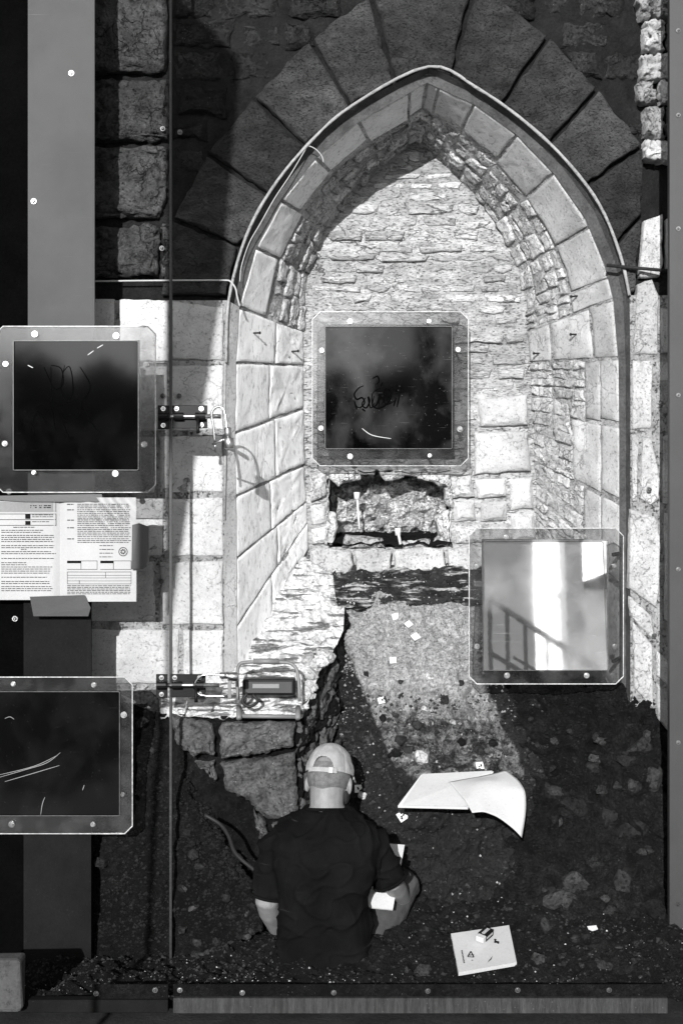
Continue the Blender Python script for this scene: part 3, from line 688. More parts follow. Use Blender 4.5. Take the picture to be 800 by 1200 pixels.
rb, RBV, RBN = sheet('right_earth_bank', [[(540,1090,.02),(640,1080,-.20),(740,1105,-.32),(860,1130,-.34)], [(540,1000,.06),(640,990,-.08),(740,1035,-.20),(860,1075,-.24)], [(540,900,.10),(640,905,-.01),(740,945,-.09),(860,1000,-.14)], [(540,812,.20),(640,818,.08),(740,826,.0),(860,940,-.03)], [(540,790,.3),(640,790,.2),(745,815,.04),(860,930,.03)]], 230, 260, 0.050, 7.0, M['soil2'], ridged=1.0, strat=0.0, seed=9)
struct(rb, label='dark crumbling earth bank at the foot of the right jamb')
lb, LBV, LBN = sheet('left_earth_bank', [[(-160,1136,-.23),(112,1136,-.23),(205,1132,-.25),(310,1090,-.30)], [(-160,1030,-.16),(112,1030,-.17),(205,1020,-.22),(300,1040,-.24)], [(-160,900,-.09),(112,900,-.10),(200,938,-.17),(284,1014,-.18)], [(-160,812,-.02),(112,812,-.03),(196,838,-.04),(270,1005,-.06)]], 160, 150, 0.026, 8.0, M['soil'], ridged=0.6, seed=13)
struct(lb, label='dark stony earth bank below the left ashlar wall')

# recess under the hatch in the back wall
bm = bmesh.new()
a = P(HX0, HY0, YB); b = P(HX1, HY1, YB)
def grid(bm, o, u, v, k, amp_, n):
    G = []
    for j in range(k+1):
        G.append([])
        for i in range(k+1):
            p = o+u*(i/k)+v*(j/k); G[-1].append(bm.verts.new(p + n*amp_*noise.fractal(p*20, 1, 2, 4)))
    for j in range(k):
        for i in range(k): bm.faces.new((G[j][i], G[j][i+1], G[j+1][i+1], G[j+1][i]))
W_ = b.x-a.x; H_ = a.z-b.z; D_ = 0.20
grid(bm, Vector((a.x-.02, YB+D_, b.z-.02)), Vector((W_+.04, 0, 0)), Vector((0, 0, H_+.04)), 60, 0.07, NY)
from_bm('recess_back', bm, M['rubble'], backw)
bm = bmesh.new()
grid(bm, Vector((a.x, YB-.02, b.z-.01)), Vector((0, D_+.04, 0)), Vector((0, 0, H_+.03)), 18, 0.015, Vector((1, 0, 0)))
grid(bm, Vector((b.x, YB-.02, b.z-.01)), Vector((0, D_+.04, 0)), Vector((0, 0, H_+.03)), 18, 0.015, Vector((-1, 0, 0)))
grid(bm, Vector((a.x, YB-.02, a.z)), Vector((W_, 0, 0)), Vector((0, D_+.04, 0)), 18, 0.015, Vector((0, 0, -1)))
from_bm('recess_side', bm, M['soil2'], backw)  # dark soil colour stands for shade on the recess sides
bm = bmesh.new()
grid(bm, Vector((a.x-.01, YB-.05, b.z)), Vector((W_+.02, 0, 0)), Vector((0, D_+.06, .05)), 26, 0.02, Vector((0, 0, 1)))
from_bm('recess_floor', bm, M['soil'], backw)  # shade on the recess floor put into its dark colour

# ------------------------------------------------------------------ hoarding: black sheet, grey strips, seam bar, rail
YP, YR, YQ = -0.28, -0.80, -0.35
def U(v): return v*(DIST+YP)/F      # picture pixels to metres at the hoarding

def screw(px, py, Y, parent, r=0.0095, mt='bolt', name='screw'):
    bm = bmesh.new(); c = P(px, py, Y)
    tube(bm, [c+Vector((0, .002, 0)), c+Vector((0, -.003, 0))], r*1.1, 12)
    tube(bm, [c+Vector((0, -.002, 0)), c+Vector((0, -.006, 0)), c+Vector((0, -.0085, 0))], [r*.7, r*.65, r*.3], 10)
    return from_bm(name, bm, M[mt], parent)

bsheet = thing('black_sheet', 'black painted steel sheet standing beside the grey strip', 'steel sheet', P(-80, 1187, YP))
bm = bmesh.new(); pbox(bm, -330, -120, 36, 1187, YP+.02, YP+.03); from_bm('sheet', bm, M['black'], bsheet)
for (x, y) in [(18, 725), (11, 576)]: screw(x, y, YP+.018, bsheet)
strip = thing('grey_steel_strip', 'wide flat grey steel strip beside the black sheet, lower half darkened as painted shade', 'steel strip', P(72, 1187, YP))
bm = bmesh.new(); pbox(bm, 33, -120, 111, 640, YP, YP+.012); from_bm('upper_sheet', bm, M['steel'], strip)
bm = bmesh.new(); pbox(bm, 28, 642, 107, 1187, YP+.003, YP+.015); from_bm('lower_sheet', bm, M['steeldk'], strip)  # second sheet in darker colour stands for shade on the lower strip
for (x, y) in [(84, 86), (40, 236)]: screw(x, y, YP-.001, strip)
rstrip = thing('narrow_steel_post', 'grey steel post with small screws beside the right jamb', 'post', P(830, 1120, YQ))
bm = bmesh.new(); pbox(bm, 784, -120, 880, 1187, YQ, YQ+.03); from_bm('post', bm, M['steelmid'], rstrip)
for y in (36, 135, 268, 463, 667, 870, 1060): screw(794, y, YQ-.001, rstrip, r=.007)
seam = thing('seam_bar', 'thin dark steel bar with dirty edges carrying the two latches', 'steel bar', P(199, 1187, YP))
bm = bmesh.new(); pbox(bm, 198.6, -120, 201.4, 1187, YP, YP+.02); from_bm('bar', bm, M['seam'], seam)
rail = thing('bottom_rail', 'pale chipped metal rail along the foot of the excavation', 'rail', P(400, 1187, YR))
bm = bmesh.new(); pbox(bm, 203, 1170, 782, 1188, YR-.01, YR+.03); bevel(bm, .002, 1); from_bm('rail_bar', bm, M['rail'], rail)
bm = bmesh.new(); pbox(bm, -160, 1172, 197, 1187, YR-.006, YR+.03); bevel(bm, .002, 1); from_bm('rail_bar', bm, M['steeldk'], rail)
bm = bmesh.new(); pbox(bm, 203, 1154, 782, 1169, YR+.006, YR+.012); from_bm('kick_plate', bm, M['soil'], rail)
bm = bmesh.new(); pbox(bm, 108, 1154, 197, 1171, YR+.006, YR+.012); from_bm('kick_plate', bm, M['soil'], rail)
for (x, y) in [(113,1164),(182,1160),(211,1160),(284,1163),(391,1163),(501,1161),(606,1160),(713,1160)]: screw(x, y, YR+.005, rail, r=.008)
foot = bmesh.new(); pbox(foot, -60, 1124, 25, 1187, YR-.06, YR+.01); bevel(foot, .012, 2)
for v in foot.verts: v.co += Vector((1, 0, 1))*noise.noise(v.co*30)*.008
tag(from_bm('concrete_footing', foot, M['concretelt']), 'pale concrete footing block in front of the black sheet', 'concrete block')

# ------------------------------------------------------------------ bolted hatches of clear acrylic
def hatch(name, label, x0, y0, x1, y1, ix0, iy0, ix1, iy1, Y, pane, bolts, th=0.012, ch=9, tilt=0.0, standoff=0.0, trim=True):
    h = thing(name, label, 'hatch', P((x0+x1)/2, y1, Y), 'bolted acrylic hatches')
    yb, yf = Y, Y-th
    outo = [(x0+ch, y0), (x1-ch, y0), (x1, y0+ch), (x1, y1-ch), (x1-ch, y1), (x0+ch, y1), (x0, y1-ch), (x0, y0+ch)]
    inn = [(ix0+1, iy0), (ix1-1, iy0), (ix1, iy0+1), (ix1, iy1-1), (ix1-1, iy1), (ix0+1, iy1), (ix0, iy1-1), (ix0, iy0+1)]
    bm = bmesh.new()
    V = {}
    for tagk, pl in (('o', outo), ('i', inn)):
        for z, Yz in (('f', yf), ('b', yb)):
            V[tagk+z] = [bm.verts.new(Vector((P(x, y, Y).x, Yz, P(x, y, Y).z))) for x, y in pl]
    for i in range(8):
        j = (i+1) % 8
        bm.faces.new((V['of'][i], V['of'][j], V['if'][j], V['if'][i])); bm.faces.new((V['ob'][j], V['ob'][i], V['ib'][i], V['ib'][j]))
        bm.faces.new((V['of'][j], V['of'][i], V['ob'][i], V['ob'][j])); bm.faces.new((V['if'][i], V['if'][j], V['ib'][j], V['ib'][i]))
    from_bm('frame', bm, M['acrylic'], h)
    for pl, mt, r_ in ((outo, 'edge', .0019), (inn, 'edgedk', .0014)):
        bm = bmesh.new()
        q = [Vector((P(x, y, Y).x, yf-.001, P(x, y, Y).z)) for x, y in pl]
        for i in range(8): tube(bm, [q[i], q[(i+1) % 8]], r_, 6)
        from_bm('edge_trim', bm, M[mt], h)
    a, b = P(ix0-1, iy0-1, Y), P(ix1+1, iy1+1, Y)
    c = (a+b)/2; rot = Matrix.Rotation(-tilt, 3, 'X')
    bm = bmesh.new(); box(bm, Vector((c.x, yf+.007+abs(math.sin(tilt))*abs(a.z-b.z)/2, c.z)), (abs(b.x-a.x), .004, abs(a.z-b.z)/math.cos(tilt)), rot)
    from_bm('pane', bm, pane, h)
    for bx, by in bolts:
        bm = bmesh.new(); p = P(bx, by, Y)
        tube(bm, [p+Vector((0, yf-Y+.001, 0)), p+Vector((0, yf-Y-.003, 0))], .0105*rnd.uniform(.8, 1.15), 12)
        tube(bm, [p+Vector((0, yf-Y-.002, 0)), p+Vector((0, yf-Y-.009, 0))], .007, 6)
        from_bm('bolt', bm, M['bolt'], h)
    if standoff:
        bm = bmesh.new()
        for bx, by in bolts:
            p = P(bx, by, Y); tube(bm, [p, p+Vector((0, standoff, 0))], .006, 6)
        from_bm('standoff', bm, M['bolt'], h)
    return h
P_dark1 = pane_mat('dark_pane_clean', 0.006, lo=0.52, hi=0.8)
P_dark2 = pane_mat('dark_pane_smeared', 0.055, lo=0.45, hi=0.72, sc_=5.0)
P_dark4 = pane_mat('dark_pane_scratched', 0.009, lo=0.45, hi=0.75)
P_mir = pane_mat('mirror_pane', 0.05, mirror=True)
h1 = hatch('acrylic_hatch', 'bolted hatch with a black graffiti-scratched pane above the paper notice', -4, 383, 183, 577, 17, 400, 163, 551, YP-.02, P_dark1,
      [(42,392),(137,394),(8,427),(172,428),(7,520),(170,521),(41,554),(136,555)], standoff=.02)
h4 = hatch('acrylic_hatch', 'bolted hatch with a dark scratched pane below the paper notice', -40, 793, 156, 976, -20, 810, 141, 955, YP-.02, P_dark4,
      [(17,801),(111,802),(146,837),(145,930),(15,965),(110,965)], standoff=.02)
h2 = hatch('acrylic_hatch', 'bolted hatch with a smeared graffitied pane on the back wall of the arch', 366, 366, 548, 546, 381, 383, 529, 526, 0.44, P_dark2,
      [(410,377),(502,377),(377,411),(536,410),(376,502),(538,503),(410,535),(503,534)], standoff=.11)
h3 = hatch('acrylic_hatch', 'bolted hatch with a mirror-bright pane reflecting a stair railing', 549, 619, 729, 801, 566, 633, 711, 785, -.10, P_mir,
      [(592,629),(685,629),(558,663),(718,663),(558,757),(719,757),(593,791),(686,791)], tilt=R(5.0))
bm = bmesh.new()
for (x, y) in ((718, 650), (718, 775)):
    p = P(x, y, -.10); tube(bm, [p, p+Vector((.05, .12, 0))], .008, 6)
from_bm('bracket', bm, M['iron'], h3)

# graffiti strokes
def strokes(name, lines, Y, r, mt, parent, pr=None):
    if name == 'scratch' and len(lines) > 1:
        for ln in lines: strokes(name, [ln], Y, r, mt, parent)
        return
    bm = bmesh.new()
    for ln in lines:
        pts = smooth_path([P(x, y, Y) for x, y in ln], 5)
        rr = [r*(0.45+0.55*math.sin(math.pi*(i+.6)/(len(pts)+.2))) for i in range(len(pts))]
        tube(bm, pts, [(q, .0006) if False else q for q in rr], 6)
    for v in bm.verts: v.co.y = Y + (v.co.y-Y)*0.15
    return from_bm(name, bm, mt, parent)
Yg = 0.44-.012+.007-.0028
strokes('graffiti', [[(426,452),(420,455),(415,462),(418,468),(424,466),(427,472),(421,478),(416,474)], [(428,466),(424,474),(429,478),(433,470),(431,465),(434,478),(439,472)], [(438,464),(436,476),(441,474),(445,462),(443,478)],
    [(444,455),(436,462),(437,476),(446,478),(456,470),(458,460),(452,456),(449,464),(452,474),(462,470)], [(464,466),(461,476)], [(468,462),(465,477)], [(436,444),(442,441),(444,447),(441,450)], [(448,448),(446,453)], [(415,470),(418,480)], [(424,479),(428,482)]], Yg, .0034, M['marker'], h2)
strokes('scratch', [[(424,502),(436,510),(458,514)]], Yg, .0016, M['paper'], h2)
Yg = YP-.02-.012+.007-.0028
strokes('graffiti', [[(52,430),(64,455),(74,450),(72,432),(60,428)], [(76,428),(72,455),(80,470),(86,455),(82,430),(74,436)], [(60,430),(62,470),(74,474),(92,468)], [(94,430),(106,452),(98,470)], [(40,508),(40,490),(46,484),(60,500)], [(60,476),(66,505)], [(70,484),(82,514)], [(96,470),(92,488),(78,494),(72,486)], [(96,472),(104,490),(116,506)]], Yg, .0022, M['marker'], h1)
strokes('scratch', [[(103,416),(110,411)], [(114,408),(121,404)], [(33,428),(39,431)]], Yg, .0016, M['paper'], h1)
strokes('scratch', [[(-4,912),(30,902),(55,894),(71,882)], [(6,916),(40,906),(70,897)], [(0,908),(40,898),(66,886)], [(48,955),(50,942),(53,934)], [(97,926),(99,920)], [(6,842),(12,840),(17,843)]], Yg, .0012, M['inkgrey'], h4)

# ------------------------------------------------------------------ notice, tape
YN = YP-.045
note = thing('paper_notice', 'two-page printed notice taped below the black-paned hatch', 'notice', P(80, 705, YN))
def paper_patch(name, x0, y0, x1, y1, parent, wav, mt, k=26, Y=YN):
    bm = bmesh.new(); G = []
    for j in range(k+1):
        G.append([])
        for i in range(k+1):
            x = x0+(x1-x0)*i/k; y = y0+(y1-y0)*j/k
            G[-1].append(bm.verts.new(P(x, y, Y) + NY*wav(x, y)))
    for j in range(k):
        for i in range(k): bm.faces.new((G[j][i], G[j][i+1], G[j+1][i+1], G[j+1][i]))
    return from_bm(name, bm, mt, parent, True)
def wav(x, y):
    w_ = 0.004*noise.noise(Vector((x*.03, y*.02, 0)))
    d = math.exp(-((x-132)/26)**2-((y-590)/34)**2)
    return w_ + d*(0.012*math.sin((x-y*.9)*.32)+.01) - 0.010*math.exp(-((x-70)/4.0)**2)
pg = paper_patch('page', -8, 584, 70, 703, note, wav, M['notice']); pg2 = paper_patch('page', 70, 583, 160, 705, note, wav, M['notice'], 40)
def ink(parent, items, mt, name='printed_text'):
    bm = bmesh.new()
    for (x0, y0, x1, y1) in items:
        k = max(1, int((x1-x0)/6)); pr = None
        for i in range(k+1):
            x = x0+(x1-x0)*i/k
            cur = [bm.verts.new(P(x, yy_, YN)+NY*(wav(x, yy_)+.0012)) for yy_ in (y0, y1)]
            if pr: bm.faces.new((pr[0], cur[0], cur[1], pr[1]))
            pr = cur
    return from_bm(name, bm, mt, parent)
def lines(x0, x1, y0, y1, step, ragged=.12, thick=.75):
    it = []; y = y0
    while y < y1:
        x = x0; xe = x1-(x1-x0)*ragged*rnd.random()
        while x < xe:
            wd = rnd.uniform(1.5, 6); it.append((x, y, min(xe, x+wd), y+thick)); x += wd+.8
        y += step
    return it
L1 = []
for a_, b_, c_ in ((621,624,50),(627,636,62),(639,643,62),(646,650,64),(654,656,62),(659,663,30),(664,672,62),(676,678,60),(681,684,62),(687,694,62)):
    L1 += lines(2, c_+2, a_, b_, 2.4)
L1 += lines(16, 42, 617.5, 618.5, 3) + lines(25, 32, 643.3, 644.2, 3)
ink(pg, L1, M['ink'])
ink(pg, [(-6,588,66,600)], M['inkgrey'], 'header_band'); ink(pg, lines(36, 60, 592, 595, 2.2, 0, 1.2), M['ink'], 'header_text')
ink(pg, [(30,602,36,608),(30,610.5,36,615)], M['ink'], 'tick_box'); ink(pg, lines(38, 64, 603, 606, 2.2)+lines(38, 60, 611, 613, 2.2)+[(-6,602,66,602.6),(-6,608.6,66,609.2),(-6,615.3,66,615.9),(65.5,602,66,616)], M['ink'], 'table_rule')
L2 = []
for y0, y1 in ((590.5,595),(597,608),(609,616.5),(618,629.5),(631,636)): L2 += lines(91, 154, y0, y1, 2.1, .05); L2 += lines(79, 87, y0, y0+1, 3, 0, 1.0)
L2 += lines(117, 134, 639, 653, 4.4) + lines(79, 154, 686, 696, 1.9, .03)
ink(pg2, L2, M['ink'])
ink(pg2, [(79,657,95,660),(118,657,133,660)], M['ink'], 'table_head')
ink(pg2, [(79,657,114,657.5),(79,667,114,667.5),(114,657,114.5,667.5),(95,657,95.5,667.5),(118,657,154,657.5),(118,667,154,667.5),(153.5,657,154,667.5),(133,657,133.5,667.5),(79,670,154,670.5),(79,684,154,684.5),(79,670,79.4,684),(153.6,670,154,684),(124,670,124.4,677),(79,674,154,674.4),(79,677,154,677.4),(79,680.5,154,680.9),(93,680,93.5,684)], M['ink'], 'table_rule')
bm = bmesh.new()
cs = P(144.5, 646.5, YN)
for k in range(24):
    a0, a1 = 2*math.pi*k/24, 2*math.pi*(k+1)/24
    for r0, r1 in ((5.3, 4.5), (3.2, 1.2)):
        if r0 < 4 and k % 3 == 0: continue
        q = [(144.5+r*math.cos(a), 646.5+r*math.sin(a)) for r, a in ((r0, a0), (r0, a1), (r1, a1), (r1, a0))]
        bm.faces.new([bm.verts.new(P(x, y, YN)+NY*(wav(x, y)+.0014)) for x, y in q])
from_bm('stamp', bm, M['ink'], pg2)
def tapef(name, poly, label, yoff):
    bm = bmesh.new(); poly_prism(bm, [P(x, y, YN)+NY*(yoff+wv) for x, y, wv in poly], NY, .0012)
    return from_bm(name, bm, M['tape'], note)
tapef('tape', [(156,615,.012),(164,613,.010),(175,617,.006),(175,662,.002),(168,667,.004),(155,667,.010)], '', .006)
tapef('tape', [(36,699,.004),(100,697,.004),(107,712,.002),(104,722,.0),(40,722,.0)], '', .006)
tapef('tape', [(-4,581,.004),(120,579,.004),(122,588,.004),(30,588,.004),(-4,586,.004)], '', .006)

# ------------------------------------------------------------------ latches and padlocks
def latch(name, label, cx, cy):
    t = thing(name, label, 'latch', P(cx, cy+16, YP), 'black barrel latches on the seam bar')
    bm = bmesh.new(); pbox(bm, cx-16, cy-13, cx-2.6, cy+15, YP-.006, YP-.001); bevel(bm, .0015, 1); from_bm('keeper_plate', bm, M['lockblack'], t)
    bm = bmesh.new(); pbox(bm, cx+1, cy-13, cx+42, cy+14, YP-.006, YP-.001); bevel(bm, .0015, 1); from_bm('back_plate', bm, M['lockblack'], t)
    bm = bmesh.new(); tube(bm, [P(cx-14, cy, YP-.02), P(cx+58, cy, YP-.02)], .0085, 12); from_bm('bolt_rod', bm, M['chrome'], t, True)
    for x0, x1 in ((-15, -4), (3, 14), (28, 40)):
        bm = bmesh.new(); tube(bm, [P(cx+x0, cy, YP-.02), P(cx+x1, cy, YP-.02)], .0145, 12)
        box(bm, P((2*cx+x0+x1)/2, cy, YP-.011), (U(x1-x0), .016, .026)); from_bm('guide', bm, M['lockblack'], t)
    bm = bmesh.new(); tube(bm, [P(cx+31, cy, YP-.03), P(cx+31, cy+14, YP-.04), P(cx+31, cy+20, YP-.04)], [.005, .005, .0065], 8); from_bm('knob', bm, M['lockblack'], t, True)
    for x, y in ((-9.5, -9), (-9.5, 10.5), (6, -9), (35, -9), (35, 10)): screw(cx+x, cy+y, YP-.006, t, r=.008, mt='chrome')
    return t
l1 = latch('barrel_latch', 'black barrel latch with a long-shackle padlock, beside the black-paned hatch', 201, 488)
l2 = latch('barrel_latch', 'black barrel latch below the shadowed ashlar, beside the lying floodlight', 199, 803)
pk = thing('padlock', 'chromed padlock with long shackle hanging from its latch beside the ashlar jamb', 'padlock', P(268, 525, YP-.03))
bm = bmesh.new()
sh = smooth_path([P(252,518,YP-.022),P(250,498,YP-.024),P(248,486,YP-.024),P(251,479,YP-.025),P(257,476.5,YP-.027),P(262,480,YP-.03),P(264.5,490,YP-.034),P(266,504,YP-.036)], 5)
tube(bm, sh, .0043, 8); from_bm('shackle', bm, M['chrome'], pk, True)
bm = bmesh.new(); tube(bm, [P(266.5,501,YP-.036),P(266.7,502,YP-.036),P(267.2,512,YP-.036),P(267.2,512.6,YP-.036)], [.010,.0125,.0125,.011], 16); from_bm('collar', bm, M['chrome'], pk, True)
bm = bmesh.new(); tube(bm, [P(268,513,YP-.036),P(268,514,YP-.036),P(269,525,YP-.036),P(269,526,YP-.036)], [.016,.0185,.0185,.016], 18); from_bm('body', bm, M['chrome'], pk, True)
bm = bmesh.new(); tube(bm, [P(249,520.5,YP-.03),P(258,517,YP-.034),P(266,513,YP-.036)], .0042, 8); tube(bm, [P(252,516,YP-.022),P(252.5,530,YP-.022)], .003, 6); from_bm('cross_bar', bm, M['chrome'], pk, True)
pk2 = thing('padlock', 'chromed padlock lying sideways through its latch beside the floodlight', 'padlock', P(270, 815, YP-.03))
bm = bmesh.new()
sh = smooth_path([P(262,791,YP-.03),P(246,790.5,YP-.03),P(236,792,YP-.03),P(229,800,YP-.028),P(230,809,YP-.028),P(238,815,YP-.03),P(266,816,YP-.03)], 5)
tube(bm, sh, .0036, 8); from_bm('shackle', bm, M['chrome'], pk2, True)
bm = bmesh.new(); tube(bm, [P(258,791.5,YP-.034),P(259,791.5,YP-.034),P(268,791.5,YP-.034)], [.011,.0125,.0125], 16); tube(bm, [P(267,792.5,YP-.034),P(268,792.5,YP-.034),P(278,793,YP-.034),P(279,793,YP-.034)], [.015,.0175,.0175,.015], 16); from_bm('body', bm, M['chrome'], pk2, True)
bm = bmesh.new(); pbox(bm, 267, 796, 271, 818, YP-.04, YP-.03); from_bm('cross_bar', bm, M['lampgrey'], pk2)

# ------------------------------------------------------------------ floodlight lying on the bench
fl = thing('work_floodlight', 'halogen work floodlight on a tubular stand lying on the white bench top', 'floodlight', P(312, 842, -.16))
YL = -.15
bm = bmesh.new(); tube(bm, smooth_path([P(279,820,YL),P(278,795,YL+.01),P(280,780,YL+.02),P(290,776,YL+.02),P(330,776,YL+.02),P(343,779,YL+.02),P(349,790,YL+.01),P(351,822,YL)], 4), .0065, 8); from_bm('handle', bm, M['lampgrey'], fl, True)
bm = bmesh.new(); tube(bm, [P(297,775,YL+.02),P(327,775,YL+.02)], .011, 10); from_bm('grip', bm, M['lampgrey'], fl, True)
bm = bmesh.new(); pbox(bm, 284, 796, 346, 815, YL, YL+.07); bevel(bm, .008, 2); hs = from_bm('housing', bm, M['lockblack'], fl)
bm = bmesh.new(); pbox(bm, 288, 799, 342, 812, YL-.004, YL+.001); from_bm('glass', bm, M['steelmid'], hs)
bm = bmesh.new(); pbox(bm, 296, 801.5, 327, 806.5, YL-.008, YL-.004); from_bm('lamp_tube', bm, M['inkgrey'], hs)
bm = bmesh.new(); tube(bm, [P(277,839,YL-.03),P(350,840,YL-.03)], .008, 8); from_bm('stand_bar', bm, M['lampgrey'], fl, True)
for x in (280, 349):
    bm = bmesh.new(); tube(bm, [P(x,829,YL+.05),P(x,834,YL-.02),P(x,842,YL-.06)], .010, 8); from_bm('foot', bm, M['lampgrey'], fl, True)
bm = bmesh.new(); tube(bm, smooth_path([P(290,812,YL-.02),P(284,822,YL-.03),P(292,828,YL-.04),P(302,822,YL-.03),P(296,814,YL-.02)], 4), .006, 8); from_bm('cord', bm, M['cabledk'], fl, True)

# ------------------------------------------------------------------ cables, rods, pegs on the masonry
def cable(name, label, pts, Y, r, mt, cat='cable'):
    bm = bmesh.new(); tube(bm, smooth_path([P(p[0], p[1], p[2] if len(p) > 2 else Y) for p in pts], 5), r, 8)
    return tag(from_bm(name, bm, mt, None, True), label, cat)
cable('wall_cable', 'white cable running level across the left wall and hooking down at the arch', [(40,329),(112,329.5),(160,329),(220,328.5),(262,328.5),(270,330),(276,338),(278,348),(281,359)], -.012, .0034, M['cable'])
cable('arch_wire', 'thin white wire following the dark chamfer of the arch', [(281,330),(283,312),(292,285),(305,262),(322,232),(340,205),(358,175),(361,171),(370,175),(377,183),(379,190)], -.004, .0019, M['cable'], 'wire')
cable('floor_cable', 'black cable lying across the earth below the bench', [(240,955,-.26),(258,966,-.28),(268,980,-.32),(276,1000,-.38),(296,1018,-.42),(312,1030,-.45)], -.3, .007, M['cabledk'])
bm = bmesh.new(); tube(bm, [P(710,311,-.01), P(790,318,-.06)], .0065, 8)
tag(from_bm('iron_rod', bm, M['iron'], None, True), 'dark iron rod projecting from the arch by the post', 'iron rod')
for k, (u, v, lb_) in enumerate([(5.6,.22,'left'),(5.35,.80,'left'),(16.55,.36,'right'),(17.45,.42,'right'),(17.75,.86,'right')]):
    p = S(u, v); n = SN(u, v)
    bm = bmesh.new(); tube(bm, [p-n*.01, p+n*.03], .0035, 6); tube(bm, [p+n*.028, p+n*.032], .006, 8)
    tag(from_bm('iron_peg', bm, M['iron']), 'small iron peg driven into the pale %s reveal of the arch' % lb_, 'peg', 'iron pegs in the %s reveal' % lb_)
for (x, y) in [(191,151),(211,155),(190,290),(191,464),(210,464),(383,557),(384,609),(358,646)]:
    pass
for (x, y, Y) in [(191,151,-.02),(211,155,-.01),(190,291,-.02),(191,464,-.008),(210,464,-.008),(760,574,-.02),(189,681,-.008),(766,745,-.015),(190,845,-.03)]:
    screw(x, y, Y, wall, r=.009, name='wall_anchor', mt='anchor')
# stakes in the recess
def stake(label, x, y0, y1, Y, r, head):
    bm = bmesh.new(); a, b = P(x, y0, Y), P(x+3, y1+8, Y-.02); tube(bm, [a, b], r, 8)
    if head: tube(bm, [a+Vector((0, 0, .012)), a-Vector((0, 0, .02))], [.014, .012], 10)
    tag(from_bm('survey_stake', bm, M['card'], None, True), label, 'stake')
stake('thin white survey stake with small head standing in the dark recess', 418, 580, 612, YB+.05, .005, True)
stake('short white peg with a broad head standing at the recess edge', 466, 622, 630, YB-.01, .006, True)

# ------------------------------------------------------------------ seated person
def remeshed(name, bm, mt, parent, voxel, smooth_it=6, fn=None):
    me = bpy.data.meshes.new(name+'_src'); bmesh.ops.recalc_face_normals(bm, faces=bm.faces); bm.to_mesh(me); bm.free()
    o = bpy.data.objects.new(name+'_src', me); COL.objects.link(o)
    r = o.modifiers.new('r', 'REMESH'); r.mode = 'VOXEL'; r.voxel_size = voxel
    s = o.modifiers.new('s', 'SMOOTH'); s.factor = 0.5; s.iterations = smooth_it
    dg = bpy.context.evaluated_depsgraph_get()
    m2 = bpy.data.meshes.new_from_object(o.evaluated_get(dg)); m2.name = name
    bpy.data.objects.remove(o)
    m2.polygons.foreach_set('use_smooth', [True]*len(m2.polygons))
    if fn:
        nn = [v.normal.copy() for v in m2.vertices]
        for v, n_ in zip(m2.vertices, nn): v.co += n_*fn(v.co)
    m2.materials.clear()
    return link(name, m2, mt, parent)

man = thing('person', 'person in a white cap and black T-shirt sitting with back turned, drawing', 'person', P(386, 1150, -.46))
HC = P(386, 908, -.36)
RH = Matrix.Rotation(R(-16), 3, 'Z') @ Matrix.Rotation(R(-20), 3, 'X')     # head turned a little right and bowed forward (+Y is forward)
hv = lambda x, y, z: HC + RH @ Vector((x, y, z))
bm = bmesh.new()
ellipsoid(bm, hv(0, 0, 0), (.076, .096, .100), RH)                 # skull
ellipsoid(bm, hv(0, .035, -.060), (.058, .066, .072), RH)          # face and jaw
ellipsoid(bm, hv(0, .098, -.030), (.014, .022, .028), RH, 10, 8)   # nose
ellipsoid(bm, hv(0, .088, -.075), (.024, .012, .008), RH, 10, 8)   # lips
for s in (-1, 1):
    ellipsoid(bm, hv(s*.030, .088, .0), (.014, .010, .009), RH, 10, 8)     # eyes
    ellipsoid(bm, hv(s*.079, .004, -.036), (.008, .018, .031), RH @ Matrix.Rotation(s*.35, 3, 'Z'), 12, 10)   # ears
neckb = P(383, 957, -.42)
tube(bm, [neckb+Vector((0, 0, -.04)), neckb, neckb.lerp(hv(0, -.02, -.05), .5), hv(0, -.02, -.03)], [.060, .062, .060, .062], 16)
def loft_t(bm, grow=0.0):
    rings = [(1156,386,-.43,66,.13),(1110,382,-.455,52,.125),(1060,379,-.475,46,.125),(1010,381,-.475,58,.13),(982,381,-.455,60,.115),(966,382,-.435,50,.095),(954,383,-.425,33,.075),(946,384,-.415,23,.06)]
    pr = None
    for y, x, Y, hw, hd in rings:
        c = P(x, y, Y); k = (Y+DIST)/F
        cur = [bm.verts.new(c + Vector(((hw*k+grow)*math.copysign(abs(math.cos(a))**.8, math.cos(a)), (hd+grow)*math.copysign(abs(math.sin(a))**.8, math.sin(a)), 0))) for a in [2*math.pi*i/28 for i in range(28)]]
        if pr:
            for i in range(28): bm.faces.new((pr[i], pr[(i+1) % 28], cur[(i+1) % 28], cur[i]))
        else: bm.faces.new(cur[::-1])
        pr = cur
    bm.faces.new(pr)
loft_t(bm, -.008)
LS, LE, LWr = P(326,988,-.445), P(313,1056,-.45), P(324,1088,-.30)
RS, RE, RWr = P(434,988,-.445), P(459,1034,-.42), P(474,1056,-.24)
tube(bm, [LS, LS.lerp(LE, .5), LE, LE.lerp(LWr, .35), LWr], [.050, .047, .043, .043, .029], 14)
tube(bm, [RS, RS.lerp(RE, .5), RE, RE.lerp(RWr, .35), RWr], [.050, .047, .038, .038, .026], 14)
